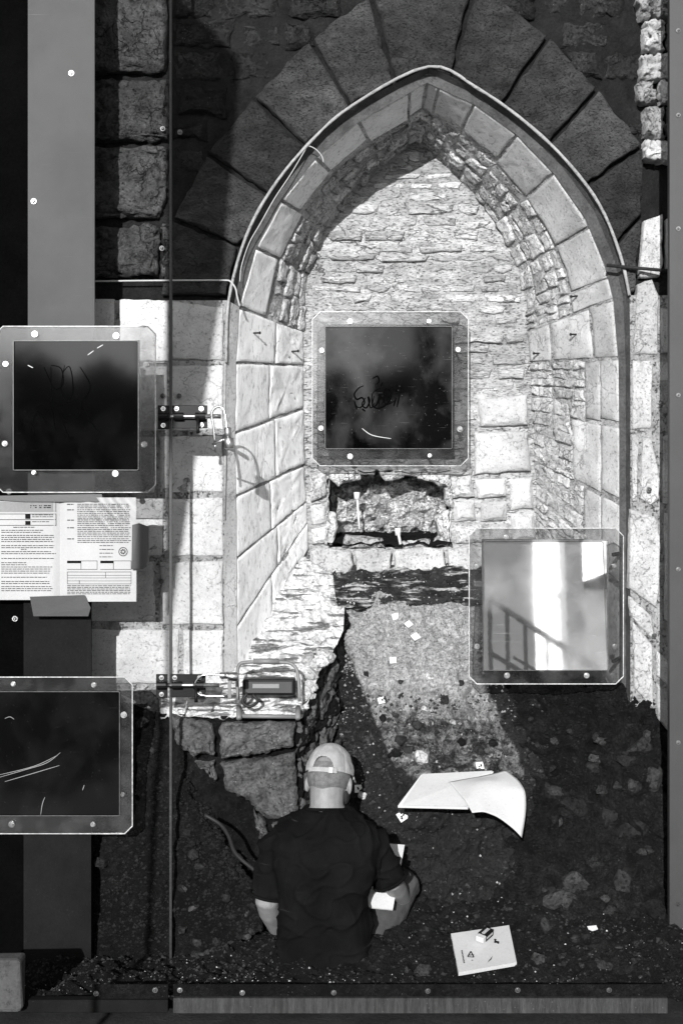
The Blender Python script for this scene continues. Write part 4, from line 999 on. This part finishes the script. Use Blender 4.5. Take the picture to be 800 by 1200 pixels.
def hand(bm, wr, d, side):
    d = d.normalized(); up_ = Vector((0, 0, 1)); rt = d.cross(up_).normalized(); up2 = rt.cross(d)
    palm = wr+d*.045
    ellipsoid(bm, palm, (.040, .050, .016), Matrix((rt, d, up2)).transposed(), 14, 10)
    for k, (off, ln) in enumerate(((-.029, .060), (-.010, .075), (.010, .070), (.028, .055))):
        a = wr+d*.085+rt*off
        tube(bm, [a-d*.02, a+d*ln*.45-up2*.004, a+d*ln*.75-up2*.022, a+d*ln*.85-up2*.042], [.009, .0085, .008, .007], 8)
    a = wr+d*.03+rt*.03*side
    tube(bm, [a, a+rt*.025*side+d*.025-up2*.01, a+rt*.022*side+d*.055-up2*.025], [.012, .010, .008], 8)
hand(bm, LWr, Vector((.25, 1, .05)), 1)
hand(bm, RWr, Vector((-.45, 1, .02)), -1)
# legs, crossed in front
LK, RK = P(338,1046,-.16), P(474,1030,-.18)
LHp, RHp = P(362,1118,-.40), P(414,1130,-.40)
LF, RF = P(420,1076,-.12), P(400,1084,-.20)
tube(bm, [LHp, LHp.lerp(LK, .5), LK], [.085, .075, .058], 14); tube(bm, [LK, LK.lerp(LF, .4), LF], [.056, .054, .038], 14)
tube(bm, [RHp, RHp.lerp(RK, .5), RK], [.085, .075, .058], 14); tube(bm, [RK, RK.lerp(RF, .4), RF], [.056, .054, .038], 14)
body = remeshed('body', bm, M['skin'], man, .005, 4)
bm = bmesh.new()
loft_t(bm, .014)
tube(bm, [LS+Vector((.03, 0, .012)), LS, LS.lerp(LE, .5), LS.lerp(LE, .92)], [.060, .064, .062, .061], 16)
tube(bm, [RS-Vector((.03, 0, -.012)), RS, RS.lerp(RE, .5), RS.lerp(RE, .95)], [.060, .063, .060, .060], 16)
def wrinkle(p):
    f1 = 1-abs(noise.noise(Vector((p.x*7+p.z*6, p.y*5, p.z*7-p.x*4))))*2.2
    f2 = 1-abs(noise.noise(Vector((p.x*11-p.z*8, p.y*8+3, p.z*12+p.x*3))))*2.2
    return max(-.003, .010*noise.fractal(Vector((p.x*8, p.y*8, p.z*5)), 1, 2, 3) + .012*max(0, f1)**4 + .010*max(0, f2)**4 - .006)
shirt = remeshed('t_shirt', bm, M['shirt'], man, .006, 5, wrinkle)
bm = bmesh.new()
cc_ = P(384, 947, -.415); q_ = [cc_+Vector((.073*math.cos(a), .062*math.sin(a), -.004-.012*math.sin(a))) for a in [2*math.pi*i/24 for i in range(25)]]
tube(bm, q_, .006, 8, cap=False); from_bm('collar', bm, M['shirt'], shirt, True)
for e_, d_ in ((LS.lerp(LE, .90), (LE-LS).normalized()), (RS.lerp(RE, .93), (RE-RS).normalized())):
    u_ = d_.orthogonal().normalized(); v_ = d_.cross(u_); bm = bmesh.new()
    tube(bm, [e_+(u_*math.cos(a)+v_*math.sin(a))*.064 for a in [2*math.pi*i/20 for i in range(21)]], .006, 6, cap=False); from_bm('sleeve_hem', bm, M['shirt'], shirt, True)
bm = bmesh.new()
ellipsoid(bm, P(386,1128,-.43), (.19, .14, .10))
tube(bm, [LHp, LHp.lerp(LK, .5), LK, LK+(LK-LHp).normalized()*.02], [.10, .09, .074, .05], 14); tube(bm, [LK, LK.lerp(LF, .4), LF.lerp(LK, .15)], [.070, .066, .054], 14)
tube(bm, [RHp, RHp.lerp(RK, .5), RK, RK+(RK-RHp).normalized()*.02], [.10, .082, .068, .045], 14); tube(bm, [RK, RK.lerp(RF, .4), RF.lerp(RK, .15)], [.070, .066, .054], 14)
remeshed('trousers', bm, M['trouser'], man, .006, 4, lambda p: .005*noise.fractal(p*14, 1, 2, 4))
for f_, k_ in ((LF, LK), (RF, RK)):
    d = (f_-k_).normalized(); bm = bmesh.new()
    tube(bm, [f_-d*.03, f_+d*.02, f_+d*.05+Vector((0, .05, -.01)), f_+d*.06+Vector((0, .14, -.02)), f_+d*.06+Vector((0, .18, -.02))], [.045, .048, .045, .042, .028], 14)
    remeshed('boot', bm, M['boot'], man, .007, 4)
# stubble on the back of the shaved head
bm = bmesh.new(); G = []
for j in range(15):
    z = .035-.105*j/14; G.append([])
    for i in range(41):
        a = -math.pi/2 + (i-20)/20*R(88); rr = math.sqrt(max(0, 1-(z/.100)**2)); low = .86 if z < -.05 else 1
        G[-1].append(bm.verts.new(hv(.0785*rr*math.cos(a)*low, .0985*rr*math.sin(a), z)))
for j in range(14):
    for i in range(40): bm.faces.new((G[j][i], G[j][i+1], G[j+1][i+1], G[j+1][i]))
from_bm('stubble', bm, M['stubble'], man, True)
# short hair fringe and beard
bm = bmesh.new()
ellipsoid(bm, hv(0, .050, -.085), (.060, .058, .055), RH)
for s in (-1, 1): ellipsoid(bm, hv(s*.062, .022, -.055), (.014, .028, .045), RH, 12, 10)
remeshed('beard', bm, M['hair'], man, .005, 3, lambda p: .003*noise.noise(p*120))
# cap: dome with arched back opening and strap, bill forward
cap_bm = bmesh.new()
rows_, segs_ = 40, 176
Gv = []
for i in range(rows_+1):
    th = (math.pi/2*1.06)*i/rows_
    Gv.append([])
    for k in range(segs_):
        a = 2*math.pi*k/segs_                 # a = -pi/2 is the back
        puff = 1.0 + .05*math.sin(th)*noise.noise(Vector((math.cos(a)*3, math.sin(a)*3, th*3)))
        seamk = -.0015 if abs(((a+math.pi/6) % (math.pi/3))-math.pi/6) > math.pi/6-.05 else 0
        r_ = (.081+seamk)*puff
        Gv[-1].append(cap_bm.verts.new(hv(r_*math.sin(th)*math.cos(a), (r_*1.24)*math.sin(th)*math.sin(a), .012+.098*math.cos(th)*puff)))
for i in range(rows_):
    for k in range(segs_):
        a = 2*math.pi*(k+.5)/segs_; th = (math.pi/2*1.06)*(i+.5)/rows_
        da = (a-1.5*math.pi+math.pi) % (2*math.pi)-math.pi
        if (da/.50)**2 + ((math.pi/2*1.06-th)/.50)**2 < 1: continue
        f = [Gv[i][k], Gv[i+1][k], Gv[i+1][(k+1) % segs_], Gv[i][(k+1) % segs_]]
        cap_bm.faces.new(f)
bmesh.ops.remove_doubles(cap_bm, verts=cap_bm.verts, dist=1e-4)
bmesh.ops.delete(cap_bm, geom=[v for v in cap_bm.verts if not v.link_faces], context='VERTS')
cap = from_bm('cap', cap_bm, M['cap'], man, True)
so_ = cap.modifiers.new('thickness', 'SOLIDIFY'); so_.thickness = .003; so_.offset = 1
bm = bmesh.new()
pts = [hv(.089*math.cos(a), .109*math.sin(a), .002) for a in [1.5*math.pi-.62+1.24*k/14 for k in range(15)]]
pr = None
upv = RH @ Vector((0, 0, 1))
for p in pts:
    cur = [bm.verts.new(p-upv*.008), bm.verts.new(p+upv*.008)]
    if pr: bm.faces.new((pr[0], cur[0], cur[1], pr[1]))
    pr = cur
st = from_bm('strap', bm, M['cap'], cap); s2 = st.modifiers.new('thickness', 'SOLIDIFY'); s2.thickness = .003; s2.offset = 0
bm = bmesh.new()
pts = [hv(.0915*math.cos(a), .1115*math.sin(a), .002) for a in [1.5*math.pi+.30, 1.5*math.pi+.45]]
box(bm, (pts[0]+pts[1])/2, (.016, .004, .020), RH); from_bm('buckle', bm, M['chrome'], cap)
bm = bmesh.new(); pr = None
for k in range(21):
    a = R(25)+R(130)*k/20
    e = math.sin((a-R(25))/R(130)*math.pi)**.5
    i_ = hv(.084*math.cos(a), .104*math.sin(a), .006); o_ = hv((.084+.01*e)*math.cos(a), .104*math.sin(a)+.07*e, -.006-.02*e*math.cos(a)**2)
    cur = [bm.verts.new(i_), bm.verts.new(o_)]
    if pr: bm.faces.new((pr[0], cur[0], cur[1], pr[1]))
    pr = cur
br_ = from_bm('bill', bm, M['cap'], cap); s3 = br_.modifiers.new('thickness', 'SOLIDIFY'); s3.thickness = .004
# drawing pad on the lap, pencil
def slab(name, quad, th, mt, parent=None, up_=None):
    bm = bmesh.new(); n = (quad[1]-quad[0]).cross(quad[3]-quad[0]).normalized()
    if n.z < 0: n = -n
    poly_prism(bm, quad, n, th); return from_bm(name, bm, mt, parent), n
pad, _ = slab('drawing_pad', [P(460,1066,-.43), P(474,990,-.22), P(426,986,-.22), P(420,1062,-.43)], .006, M['paper'])
tag(pad, 'white drawing pad held on the lap of the seated person', 'drawing pad')
bm = bmesh.new(); a = RWr+Vector((-.04, .10, -.02)); tube(bm, [a+Vector((.02, -.02, .07)), a+Vector((-.03, .04, -.03))], .004, 6)
tag(from_bm('pencil', bm, M['iron']), 'pencil in the right hand of the seated person', 'pencil')

# ------------------------------------------------------------------ drawing board with curling sheet
brd = thing('drawing_board', 'flat white drawing board with paper lying on the edge of the gravel ramp', 'drawing board', P(520, 945, -.25))
q = [P(466,944,-.31), P(548,946,-.31), P(578,904,-.15), P(493,908,-.15)]
_, n = slab('board', q, .010, M['card'], brd)
q2 = [v+n*.004 for v in (q[0].lerp(q[1], .06), q[1].lerp(q[0], .02), q[2].lerp(q[3], .02), q[3].lerp(q[2], .02))]
slab('sheet', q2, .003, M['paper'], brd)
bm = bmesh.new()
for k in range(26):
    x = rnd.uniform(503, 527); y = rnd.uniform(923, 933); f = (y-909)/37
    p = P(x, y, -.15-.16*f)+n*.008; d = Vector((rnd.uniform(.006, .016), rnd.uniform(-.004, .004), 0))
    bm.faces.new([bm.verts.new(v) for v in (p, p+d, p+d+Vector((0, .004, .002)), p+Vector((0, .004, .002)))])
from_bm('pencil_sketch', bm, M['inkgrey'], brd)
bm = bmesh.new(); G = []
k = 24
c00, c10, c11, c01 = P(526,922,-.215), P(592,903,-.16), P(611,982,-.34), P(553,959,-.385)
for j in range(k+1):
    v = j/k; G.append([])
    for i in range(k+1):
        u = i/k
        p = (c00*(1-u)+c10*u)*(1-v)+(c01*(1-u)+c11*u)*v
        p = p + Vector((.035*math.sin(math.pi*v)*u*1.1, 0, .0)) + Vector((0, -.02, .045))*math.sin(math.pi*v)*(.15+.85*u) + Vector((0, 0, .03))*math.sin(math.pi*u)*v + Vector((0, 0, .02*(1-u)))
        p = p + Vector((0, -.5, .8))*(.006*noise.noise(p*11)+.004*(1-abs(noise.noise(p*7))*3 if abs(noise.noise(p*7)) < .33 else 0)); G[-1].append(bm.verts.new(p))
for j in range(k):
    for i in range(k): bm.faces.new((G[j][i], G[j][i+1], G[j+1][i+1], G[j+1][i]))
shp = from_bm('curled_sheet', bm, M['paper'], None, True); s4 = shp.modifiers.new('thickness', 'SOLIDIFY'); s4.thickness = .0025
tag(shp, 'large white sheet curling over the edge of the drawing board', 'paper sheet')

# ------------------------------------------------------------------ notebook, eraser
def floor_pt(px, py, lift=0.0):
    f = (py-1100)/74.0 if py > 1100 else (py-1100)/40.0
    Y = -.45 + (-.34)*f if py > 1100 else -.45 - .33*f
    return P(px, py, Y) + Vector((0, 0, lift))
nq = [floor_pt(537,1150,.03), floor_pt(605,1138,.03), floor_pt(596,1094,.03), floor_pt(528,1104,.03)]
nbk = thing('notebook', 'white notebook with a small printed triangle lying on the dark floor', 'notebook', nq[0])
_, n = slab('cover', nq, .014, M['paper'], nbk)
def onbook(u, v, l=.001): return nq[0].lerp(nq[1], u).lerp(nq[3].lerp(nq[2], u), v)+n*l
bm = bmesh.new()
def tri(a, b, t=.12):
    A = [onbook(*a), onbook(*b)]
    d = (A[1]-A[0]); s = d.cross(n).normalized()*.002
    bm.faces.new([bm.verts.new(x) for x in (A[0]-s, A[1]-s, A[1]+s, A[0]+s)])
for a, b in (((.20,.34),(.30,.30)),((.30,.30),(.27,.46)),((.27,.46),(.20,.34)),((.22,.37),(.31,.36))): tri(a, b)
for k_ in range(9): tri((.115, .20+k_*.037), (.13, .225+k_*.037))
from_bm('printed_mark', bm, M['ink'], nbk)
bm = bmesh.new(); bm.faces.new([bm.verts.new(onbook(*p)) for p in ((.50,.10),(.58,.17),(.62,.26),(.55,.17))]); from_bm('printed_mark', bm, M['ink'], nbk)
er = thing('eraser', 'small white eraser in a dark sleeve lying on the notebook', 'eraser', onbook(.53, .72))
ax = (onbook(.66, .86)-onbook(.42, .62)).normalized(); sx = n.cross(ax).normalized()
RM = Matrix((ax, sx, n)).transposed(); ce = onbook(.54, .74, .014)
bm = bmesh.new(); box(bm, ce, (.074, .030, .020), RM); bevel(bm, .002, 1); from_bm('rubber', bm, M['paper'], er)
bm = bmesh.new(); box(bm, ce+ax*.008, (.050, .033, .023), RM); slv = from_bm('sleeve', bm, M['ink'], er)
bm = bmesh.new()
for k_ in range(6): box(bm, ce+ax*(-.010+k_*.007)+n*.012, (.004, .012, .0006), RM); box(bm, ce+ax*(-.010+k_*.007)-sx*.0168, (.004, .0006, .008), RM)
from_bm('printed_letter', bm, M['paper'], slv)

# ------------------------------------------------------------------ marker cards, loose stones, gravel
def near(V, N_, px, py):
    "point of a sheet that shows at this picture place"
    d = V[..., 1]+DIST; X = V[..., 0]/d*F+400; Yp = 600-(V[..., 2]-EYE)/d*F
    k = np.argmin((X-px)**2+(Yp-py)**2); j, i = np.unravel_index(k, X.shape)
    n = Vector(N_[j, i]); p = Vector(V[j, i])
    if n.y > 0.3 or n.z < -0.2: n = -n
    return p, n
def card(px, py, s, rot, V, N_, label, group, dot):
    p, n = near(V, N_, px, py); n = (n+Vector((0, -.6, .5))).normalized()
    a = n.cross(Vector((0, 0, 1))).normalized(); b = n.cross(a)
    a2 = a*math.cos(rot)+b*math.sin(rot); b2 = n.cross(a2); s = s*(p.y+DIST)/F/2
    bm = bmesh.new(); p = p+n*.012; poly_prism(bm, [p-a2*s-b2*s, p+a2*s-b2*s, p+a2*s+b2*s, p-a2*s+b2*s], n, .002)
    o = tag(from_bm('marker_card', bm, M['card']), label, 'marker card', group)
    if dot:
        bm = bmesh.new()
        for k_ in range(3):
            c = p+n*.001+a2*s*rnd.uniform(-.4, .4)+b2*s*rnd.uniform(-.4, .4); t_ = s*.22
            bm.faces.new([bm.verts.new(c+x) for x in (-a2*t_-b2*t_*.6, a2*t_-b2*t_*.6, a2*t_+b2*t_, -a2*t_+b2*t_)])
        from_bm('printed_mark', bm, M['ink'], o)
for (x, y, s, r_, d) in [(460,776,8,.1,False),(487,748,9,.6,False),(464,724,9,.2,False),(478,733,8,.7,False),(447,822,8,.3,True),(472,957,11,.6,True),(421,925,9,.1,True),(561,899,9,.1,True)]:
    card(x, y, s, r_, RV, RN, 'small white marker card lying on the gravel ramp', 'marker cards on the gravel ramp', d)
card(695, 1092, 11, .15, FV, FN, 'small white marker card lying on the dark trench floor', None, False)

def rock_mesh(seed):
    bm = bmesh.new(); bmesh.ops.create_icosphere(bm, subdivisions=2, radius=1.0)
    for v in bm.verts:
        q = v.co+Vector((seed*7.3, 0, 0)); v.co *= 1+.45*noise.noise(q*1.1)+.18*noise.noise(q*2.9)
        for dvec in (Vector((.5, .2, .8)), Vector((-.7, -.4, .3)), Vector((.2, -.9, .1)), Vector((-.3, .8, -.4))):
            t_ = v.co.dot(dvec.normalized())-.72
            if t_ > 0: v.co -= dvec.normalized()*t_
    me = bpy.data.meshes.new('rock'); bm.to_mesh(me); bm.free(); me.materials.append(M['loose']); return me
ROCK = [rock_mesh(i) for i in range(6)]
ROCKL = []
for m_ in ROCK:
    c_ = m_.copy(); c_.materials.clear(); c_.materials.append(M['rubblelt']); ROCKL.append(c_)
def rock(px, py, sz, V, N_, label, group, light=False, sink=.15):
    p, n = near(V, N_, px, py); s = sz*(p.y+DIST)/F/2
    o = bpy.data.objects.new('loose_stone', rnd.choice(ROCKL if light else ROCK)); COL.objects.link(o)
    o.location = p+n*s*sink; o.scale = (s*rnd.uniform(.8, 1.3), s*rnd.uniform(.7, 1.1), s*rnd.uniform(.55, .9))
    o.rotation_euler = (rnd.uniform(-.5, .5), rnd.uniform(-.5, .5), rnd.uniform(0, 6.3))
    tag(o, label, 'stone', group)
for (x, y, s, lt) in [(495,888,24,True),(478,880,18,False),(462,884,16,False),(425,932,12,True),(448,841,14,False),(462,838,12,False),(470,868,18,False),(432,868,14,False),(497,830,10,True),(522,742,10,True),(540,800,9,False),(430,790,10,False),(510,858,10,False),(540,870,12,False),(530,760,9,True),(502,792,11,True),(548,742,10,True),(470,800,9,False),(520,820,13,False),(488,850,15,False),(560,880,14,False),(444,896,13,False),(530,846,9,True),(575,870,12,False),(455,745,9,True)]:
    rock(x, y, s, RV, RN, ('pale' if lt else 'grey')+' loose stone lying on the gravel ramp', ('pale' if lt else 'grey')+' stones on the ramp', lt)
for k in range(22):
    t_ = rnd.random(); x = 352+46*t_+rnd.uniform(-14, 6); y = 836-100*t_+rnd.uniform(-20, 10)
    rock(x, y, rnd.choice((10, 12, 15, 19)), TV, TN, 'pale broken stone on the crumbling edge of the white bench', 'pale stones on the bench edge', True)
for k in range(90):
    x = rnd.uniform(470, 775); y = rnd.uniform(1045, 1150)
    if 515 < x < 620 and y > 1075: continue
    rock(x, y, rnd.choice((8, 9, 11, 13, 16, 22)), FV, FN, 'dark loose stone lying on the trench floor', 'dark stones on the trench floor', sink=-.2)
for k in range(22):
    rock(rnd.uniform(205, 300), rnd.uniform(1010, 1145), rnd.choice((8, 9, 11, 14)), LBV if rnd.random() < .5 else FV, LBN if False else FN if False else (LBN if True else FN), 'dark loose stone lying on the left earth bank', 'dark stones on the left bank') if False else \
    rock(rnd.uniform(205, 300), rnd.uniform(1040, 1145), rnd.choice((8, 9, 11, 14)), LBV, LBN, 'dark loose stone lying on the left earth bank', 'dark stones on the left bank')
for k in range(44):
    rock(rnd.uniform(620, 778), rnd.uniform(840, 1080), rnd.choice((11, 14, 18, 24, 30, 38)), RBV, RBN, 'dark stone embedded in the right earth bank', 'dark stones in the right bank', sink=-.35)
for (x, y, s) in [(168,846,16),(120,1010,20),(225,1000,16),(235,1015,14),(150,900,16),(180,880,12),(220,975,14),(150,960,12),(125,880,14)]:
    rock(x, y, s, LBV, LBN, 'dark loose stone lying on the left earth bank', 'dark stones on the left bank')

def scatter(name, V, N_, count, smin, smax, mt, label, mask=None):
    verts, faces = [], []
    nv_, nu_ = V.shape[:2]
    d = V[..., 1]+DIST; X = V[..., 0]/d*F+400; Yp = 600-(V[..., 2]-EYE)/d*F
    base = [(1, 0, 0), (-1, 0, 0), (0, 1, 0), (0, -1, 0), (0, 0, 1), (0, 0, -1)]
    fc = [(0, 2, 4), (2, 1, 4), (1, 3, 4), (3, 0, 4), (2, 0, 5), (1, 2, 5), (3, 1, 5), (0, 3, 5)]
    for _ in range(count):
        j, i = rnd.randrange(nv_-1), rnd.randrange(nu_-1)
        if mask and not mask(X[j, i], Yp[j, i]): continue
        f1, f2 = rnd.random(), rnd.random()
        p = V[j, i]+(V[j, i+1]-V[j, i])*f1+(V[j+1, i]-V[j, i])*f2
        s = smin+(smax-smin)*rnd.random()**3; o = len(verts); a = rnd.uniform(0, 6.3); ca, sa = math.cos(a), math.sin(a)
        for b in base:
            q = (b[0]*s*rnd.uniform(.6, 1.3), b[1]*s*rnd.uniform(.6, 1.3), b[2]*s*rnd.uniform(.5, 1.0))
            verts.append((p[0]+q[0]*ca-q[1]*sa, p[1]+q[0]*sa+q[1]*ca, p[2]+q[2]))
        faces += [tuple(o+k for k in f) for f in fc]
    me = bpy.data.meshes.new(name); me.from_pydata(verts, [], faces)
    return struct(link(name, me, mt), 'stuff', label)
scatter('ramp_gravel', RV, RN, 16000, .0015, .009, M['gravel'], 'pale gravel strewn over the ramp', mask=lambda x, y: rnd.random() < (1.0 if y < 790 else .2 if y < 850 else .03))
scatter('spoil_gravel', RV, RN, 5000, .002, .012, M['loose'], 'dark gravel strewn over the lower ramp', mask=lambda x, y: y > 815)
scatter('floor_gravel', FV, FN, 14000, .0015, .010, M['loose'], 'dark gravel strewn over the trench floor')
scatter('floor_chalk_crumbs', FV, FN, 900, .0015, .005, M['rubblelt'], 'pale crumbs scattered on the trench floor')
scatter('bank_gravel', RBV, RBN, 9000, .002, .012, M['loose'], 'dark gravel in the right earth bank')
scatter('left_bank_gravel', LBV, LBN, 8000, .002, .012, M['loose'], 'dark gravel in the left earth bank')
scatter('berm_crumbs', BV, BN, 350, .0015, .006, M['rubblelt'], 'pale crumbs on the dark berm')
scatter('rail_flakes', FV, FN, 5000, .001, .0035, M['card'], 'pale flakes gathered along the bottom rail', mask=lambda x, y: y > 1142 and (200 < x < 340 or rnd.random() < .25))

# ------------------------------------------------------------------ street behind the camera, seen in the panes, plus an added panel for the long shadow
blocker = thing('wedge_shadow_blocker', 'unseen tapered panel on a pole, added outside the view to cast the wedge shadow', 'blocker', (0, 0, 0))
q = 3.3
sh = Vector((L.x, L.y, L.z))/(-L.y)*q
poly = [P(x, y, 0)+sh for x, y in [(199,-60),(214,-2),(279,66),(272,180),(262,330),(232,520),(212,650),(202,720)]]  # outline projected back from the wedge shadow; added caster outside the view
poly.append(P(199, 720, 0)+sh)
bm = bmesh.new(); poly_prism(bm, poly, NY, .004); from_bm('blocker_panel', bm, M['blocker'], blocker)
bm = bmesh.new(); mx = poly[0].x-.008; tube(bm, [Vector((mx, -q, 0)), Vector((mx, -q, 2.4)), Vector((mx, -q, poly[0].z))], [.012, .010, .006], 10); from_bm('blocker_pole', bm, M['iron'], blocker)
TH, YM = R(5.0), -.10
def refl(px, py, k):
    T = (DIST+YM)+k; e = math.atan((600-py)/F)
    zm = EYE+(DIST+YM)*math.tan(e)
    return Vector(((px-400)/F*T, YM-k, zm+k*math.tan(e+2*TH)))
def wallbox(name, label, cat, xa, xb, k, top, mt):
    o = bmesh.new(); box(o, ((xa+xb)/2, YM-k-.6, top/2), (xb-xa, 1.2, top)); return o
bld = thing('concrete_building', 'grey concrete building behind the photographer, seen in the mirror pane', 'building', (1.8, YM-9.6, 0))
xe = refl(627, 700, 9).x
o = wallbox('', '', '', .9, xe, 9, 7, None); from_bm('wall', o, M['concrete'], bld)
for k in range(3):
    o = bmesh.new(); box(o, (1.3+k*.02, YM-9+.01, 2.0+k*1.6), (.3, .04, .9)); from_bm('window', o, M['black'], bld)
pil = bmesh.new(); xa, xb = refl(664, 700, 9).x, refl(685, 700, 9).x
box(pil, ((xa+xb)/2, YM-9.2, 3.5), (xb-xa, .4, 7)); box(pil, ((xa+xb)/2, YM-9.2, .2), (xb-xa+.1, .5, .4))
tag(from_bm('concrete_pillar', pil, M['concrete']), 'tall grey concrete pillar behind the photographer, seen in the mirror pane', 'pillar')
lowh = thing('low_house', 'low grey house behind the photographer, seen in the mirror pane', 'house', (3.2, YM-11, 0))
t_ = refl(700, 690, 11)
o = bmesh.new(); box(o, (t_.x+.55, YM-11.5, t_.z/2), (1.7, 1.0, t_.z)); from_bm('wall', o, M['concrete'], lowh)
o = bmesh.new(); poly_prism(o, [Vector((t_.x-.4, YM-10.9, t_.z)), Vector((t_.x+1.5, YM-10.9, t_.z)), Vector((t_.x+.55, YM-10.9, t_.z+.35))], Vector((0, 1, 0)), 1.2); from_bm('roof', o, M['steelmid'], lowh)
stair = thing('outdoor_stair', 'steel outdoor stair with railing behind the photographer, seen in the mirror pane', 'stair', (1.8, YM-7, 0))
ks = 7.0
def bar(name, a, b, r_):
    o = bmesh.new(); tube(o, [refl(*a, ks), refl(*b, ks)], r_, 8); from_bm(name, o, M['steelmid'], stair)
bar('handrail', (574,702), (722,802), .028); bar('handrail', (592,714), (722,796), .018); bar('lower_rail', (574,765), (640,806), .022); bar('lower_rail', (600,770), (660,806), .014)
for (x, y0, y1) in [(574,702,900),(594,716,900),(615,730,900),(640,747,900),(668,766,900),(695,784,900)]: bar('baluster', (x,y0), (x,y1), .020)
for k in range(9):
    a_ = refl(574+k*16, 812+k*11, ks); o = bmesh.new(); box(o, (a_.x, a_.y-.4, a_.z), (.30, .8, .05)); from_bm('step', o, M['concrete'], stair)
for k in range(4):
    a_ = refl(574+k*42, 812+k*29, ks); o = bmesh.new(); tube(o, [Vector((a_.x, a_.y-.4, 0)), Vector((a_.x, a_.y-.4, a_.z))], .04, 8); from_bm('stair_post', o, M['steelmid'], stair)

def tree(label, x, y, h, w_):
    t = thing('street_tree', label, 'tree', (x, y, 0), 'trees behind the photographer')
    bm = bmesh.new(); tube(bm, [Vector((x, y, 0)), Vector((x+.05, y, h*.3)), Vector((x, y+.05, h*.6)), Vector((x, y, h*.85))], [.12, .09, .06, .02], 8)
    for k in range(7):
        a = k*2.4; z0 = h*(.3+.07*k); tube(bm, [Vector((x, y, z0)), Vector((x+math.cos(a)*w_*.35, y+math.sin(a)*w_*.35, z0+h*.12)), Vector((x+math.cos(a)*w_*.6, y+math.sin(a)*w_*.6, z0+h*.2))], [.04, .025, .01], 6)
    from_bm('trunk', bm, M['bark'], t)
    V_, F_ = [], []
    cl = [(rnd.gauss(0, .4)*w_, rnd.gauss(0, .4)*w_, h*rnd.uniform(.2, .9), rnd.uniform(.3, .6)) for _ in range(44)]
    for _ in range(9000):
        c = rnd.choice(cl); d = Vector((rnd.gauss(0, 1), rnd.gauss(0, 1), rnd.gauss(0, 1))).normalized()*c[3]*rnd.random()**.4
        p = Vector((x+c[0], y+c[1], c[2]))+d; a = Vector((rnd.gauss(0, 1), rnd.gauss(0, 1), rnd.gauss(0, 1))).normalized()*.10; b = a.cross(Vector((rnd.random(), rnd.random(), rnd.random()))).normalized()*.05
        o_ = len(V_); V_ += [p-a, p+b, p+a, p-b]; F_.append((o_, o_+1, o_+2, o_+3))
    me = bpy.data.meshes.new('crown'); me.from_pydata([tuple(v) for v in V_], [], F_); link('crown', me, M['leaf'], t)
for (x, y, h, w_) in [(-7.0, -17.2, 4.3, 1.3), (-5.3, -16.8, 4.4, 1.3), (-3.7, -17.4, 4.3, 1.3), (-2.0, -17.0, 4.4, 1.3), (-.4, -17.3, 4.3, 1.3), (1.0, -16.9, 4.4, 1.1)]:
    tree('leafy street tree standing in the row behind the photographer', x, y, h, w_)
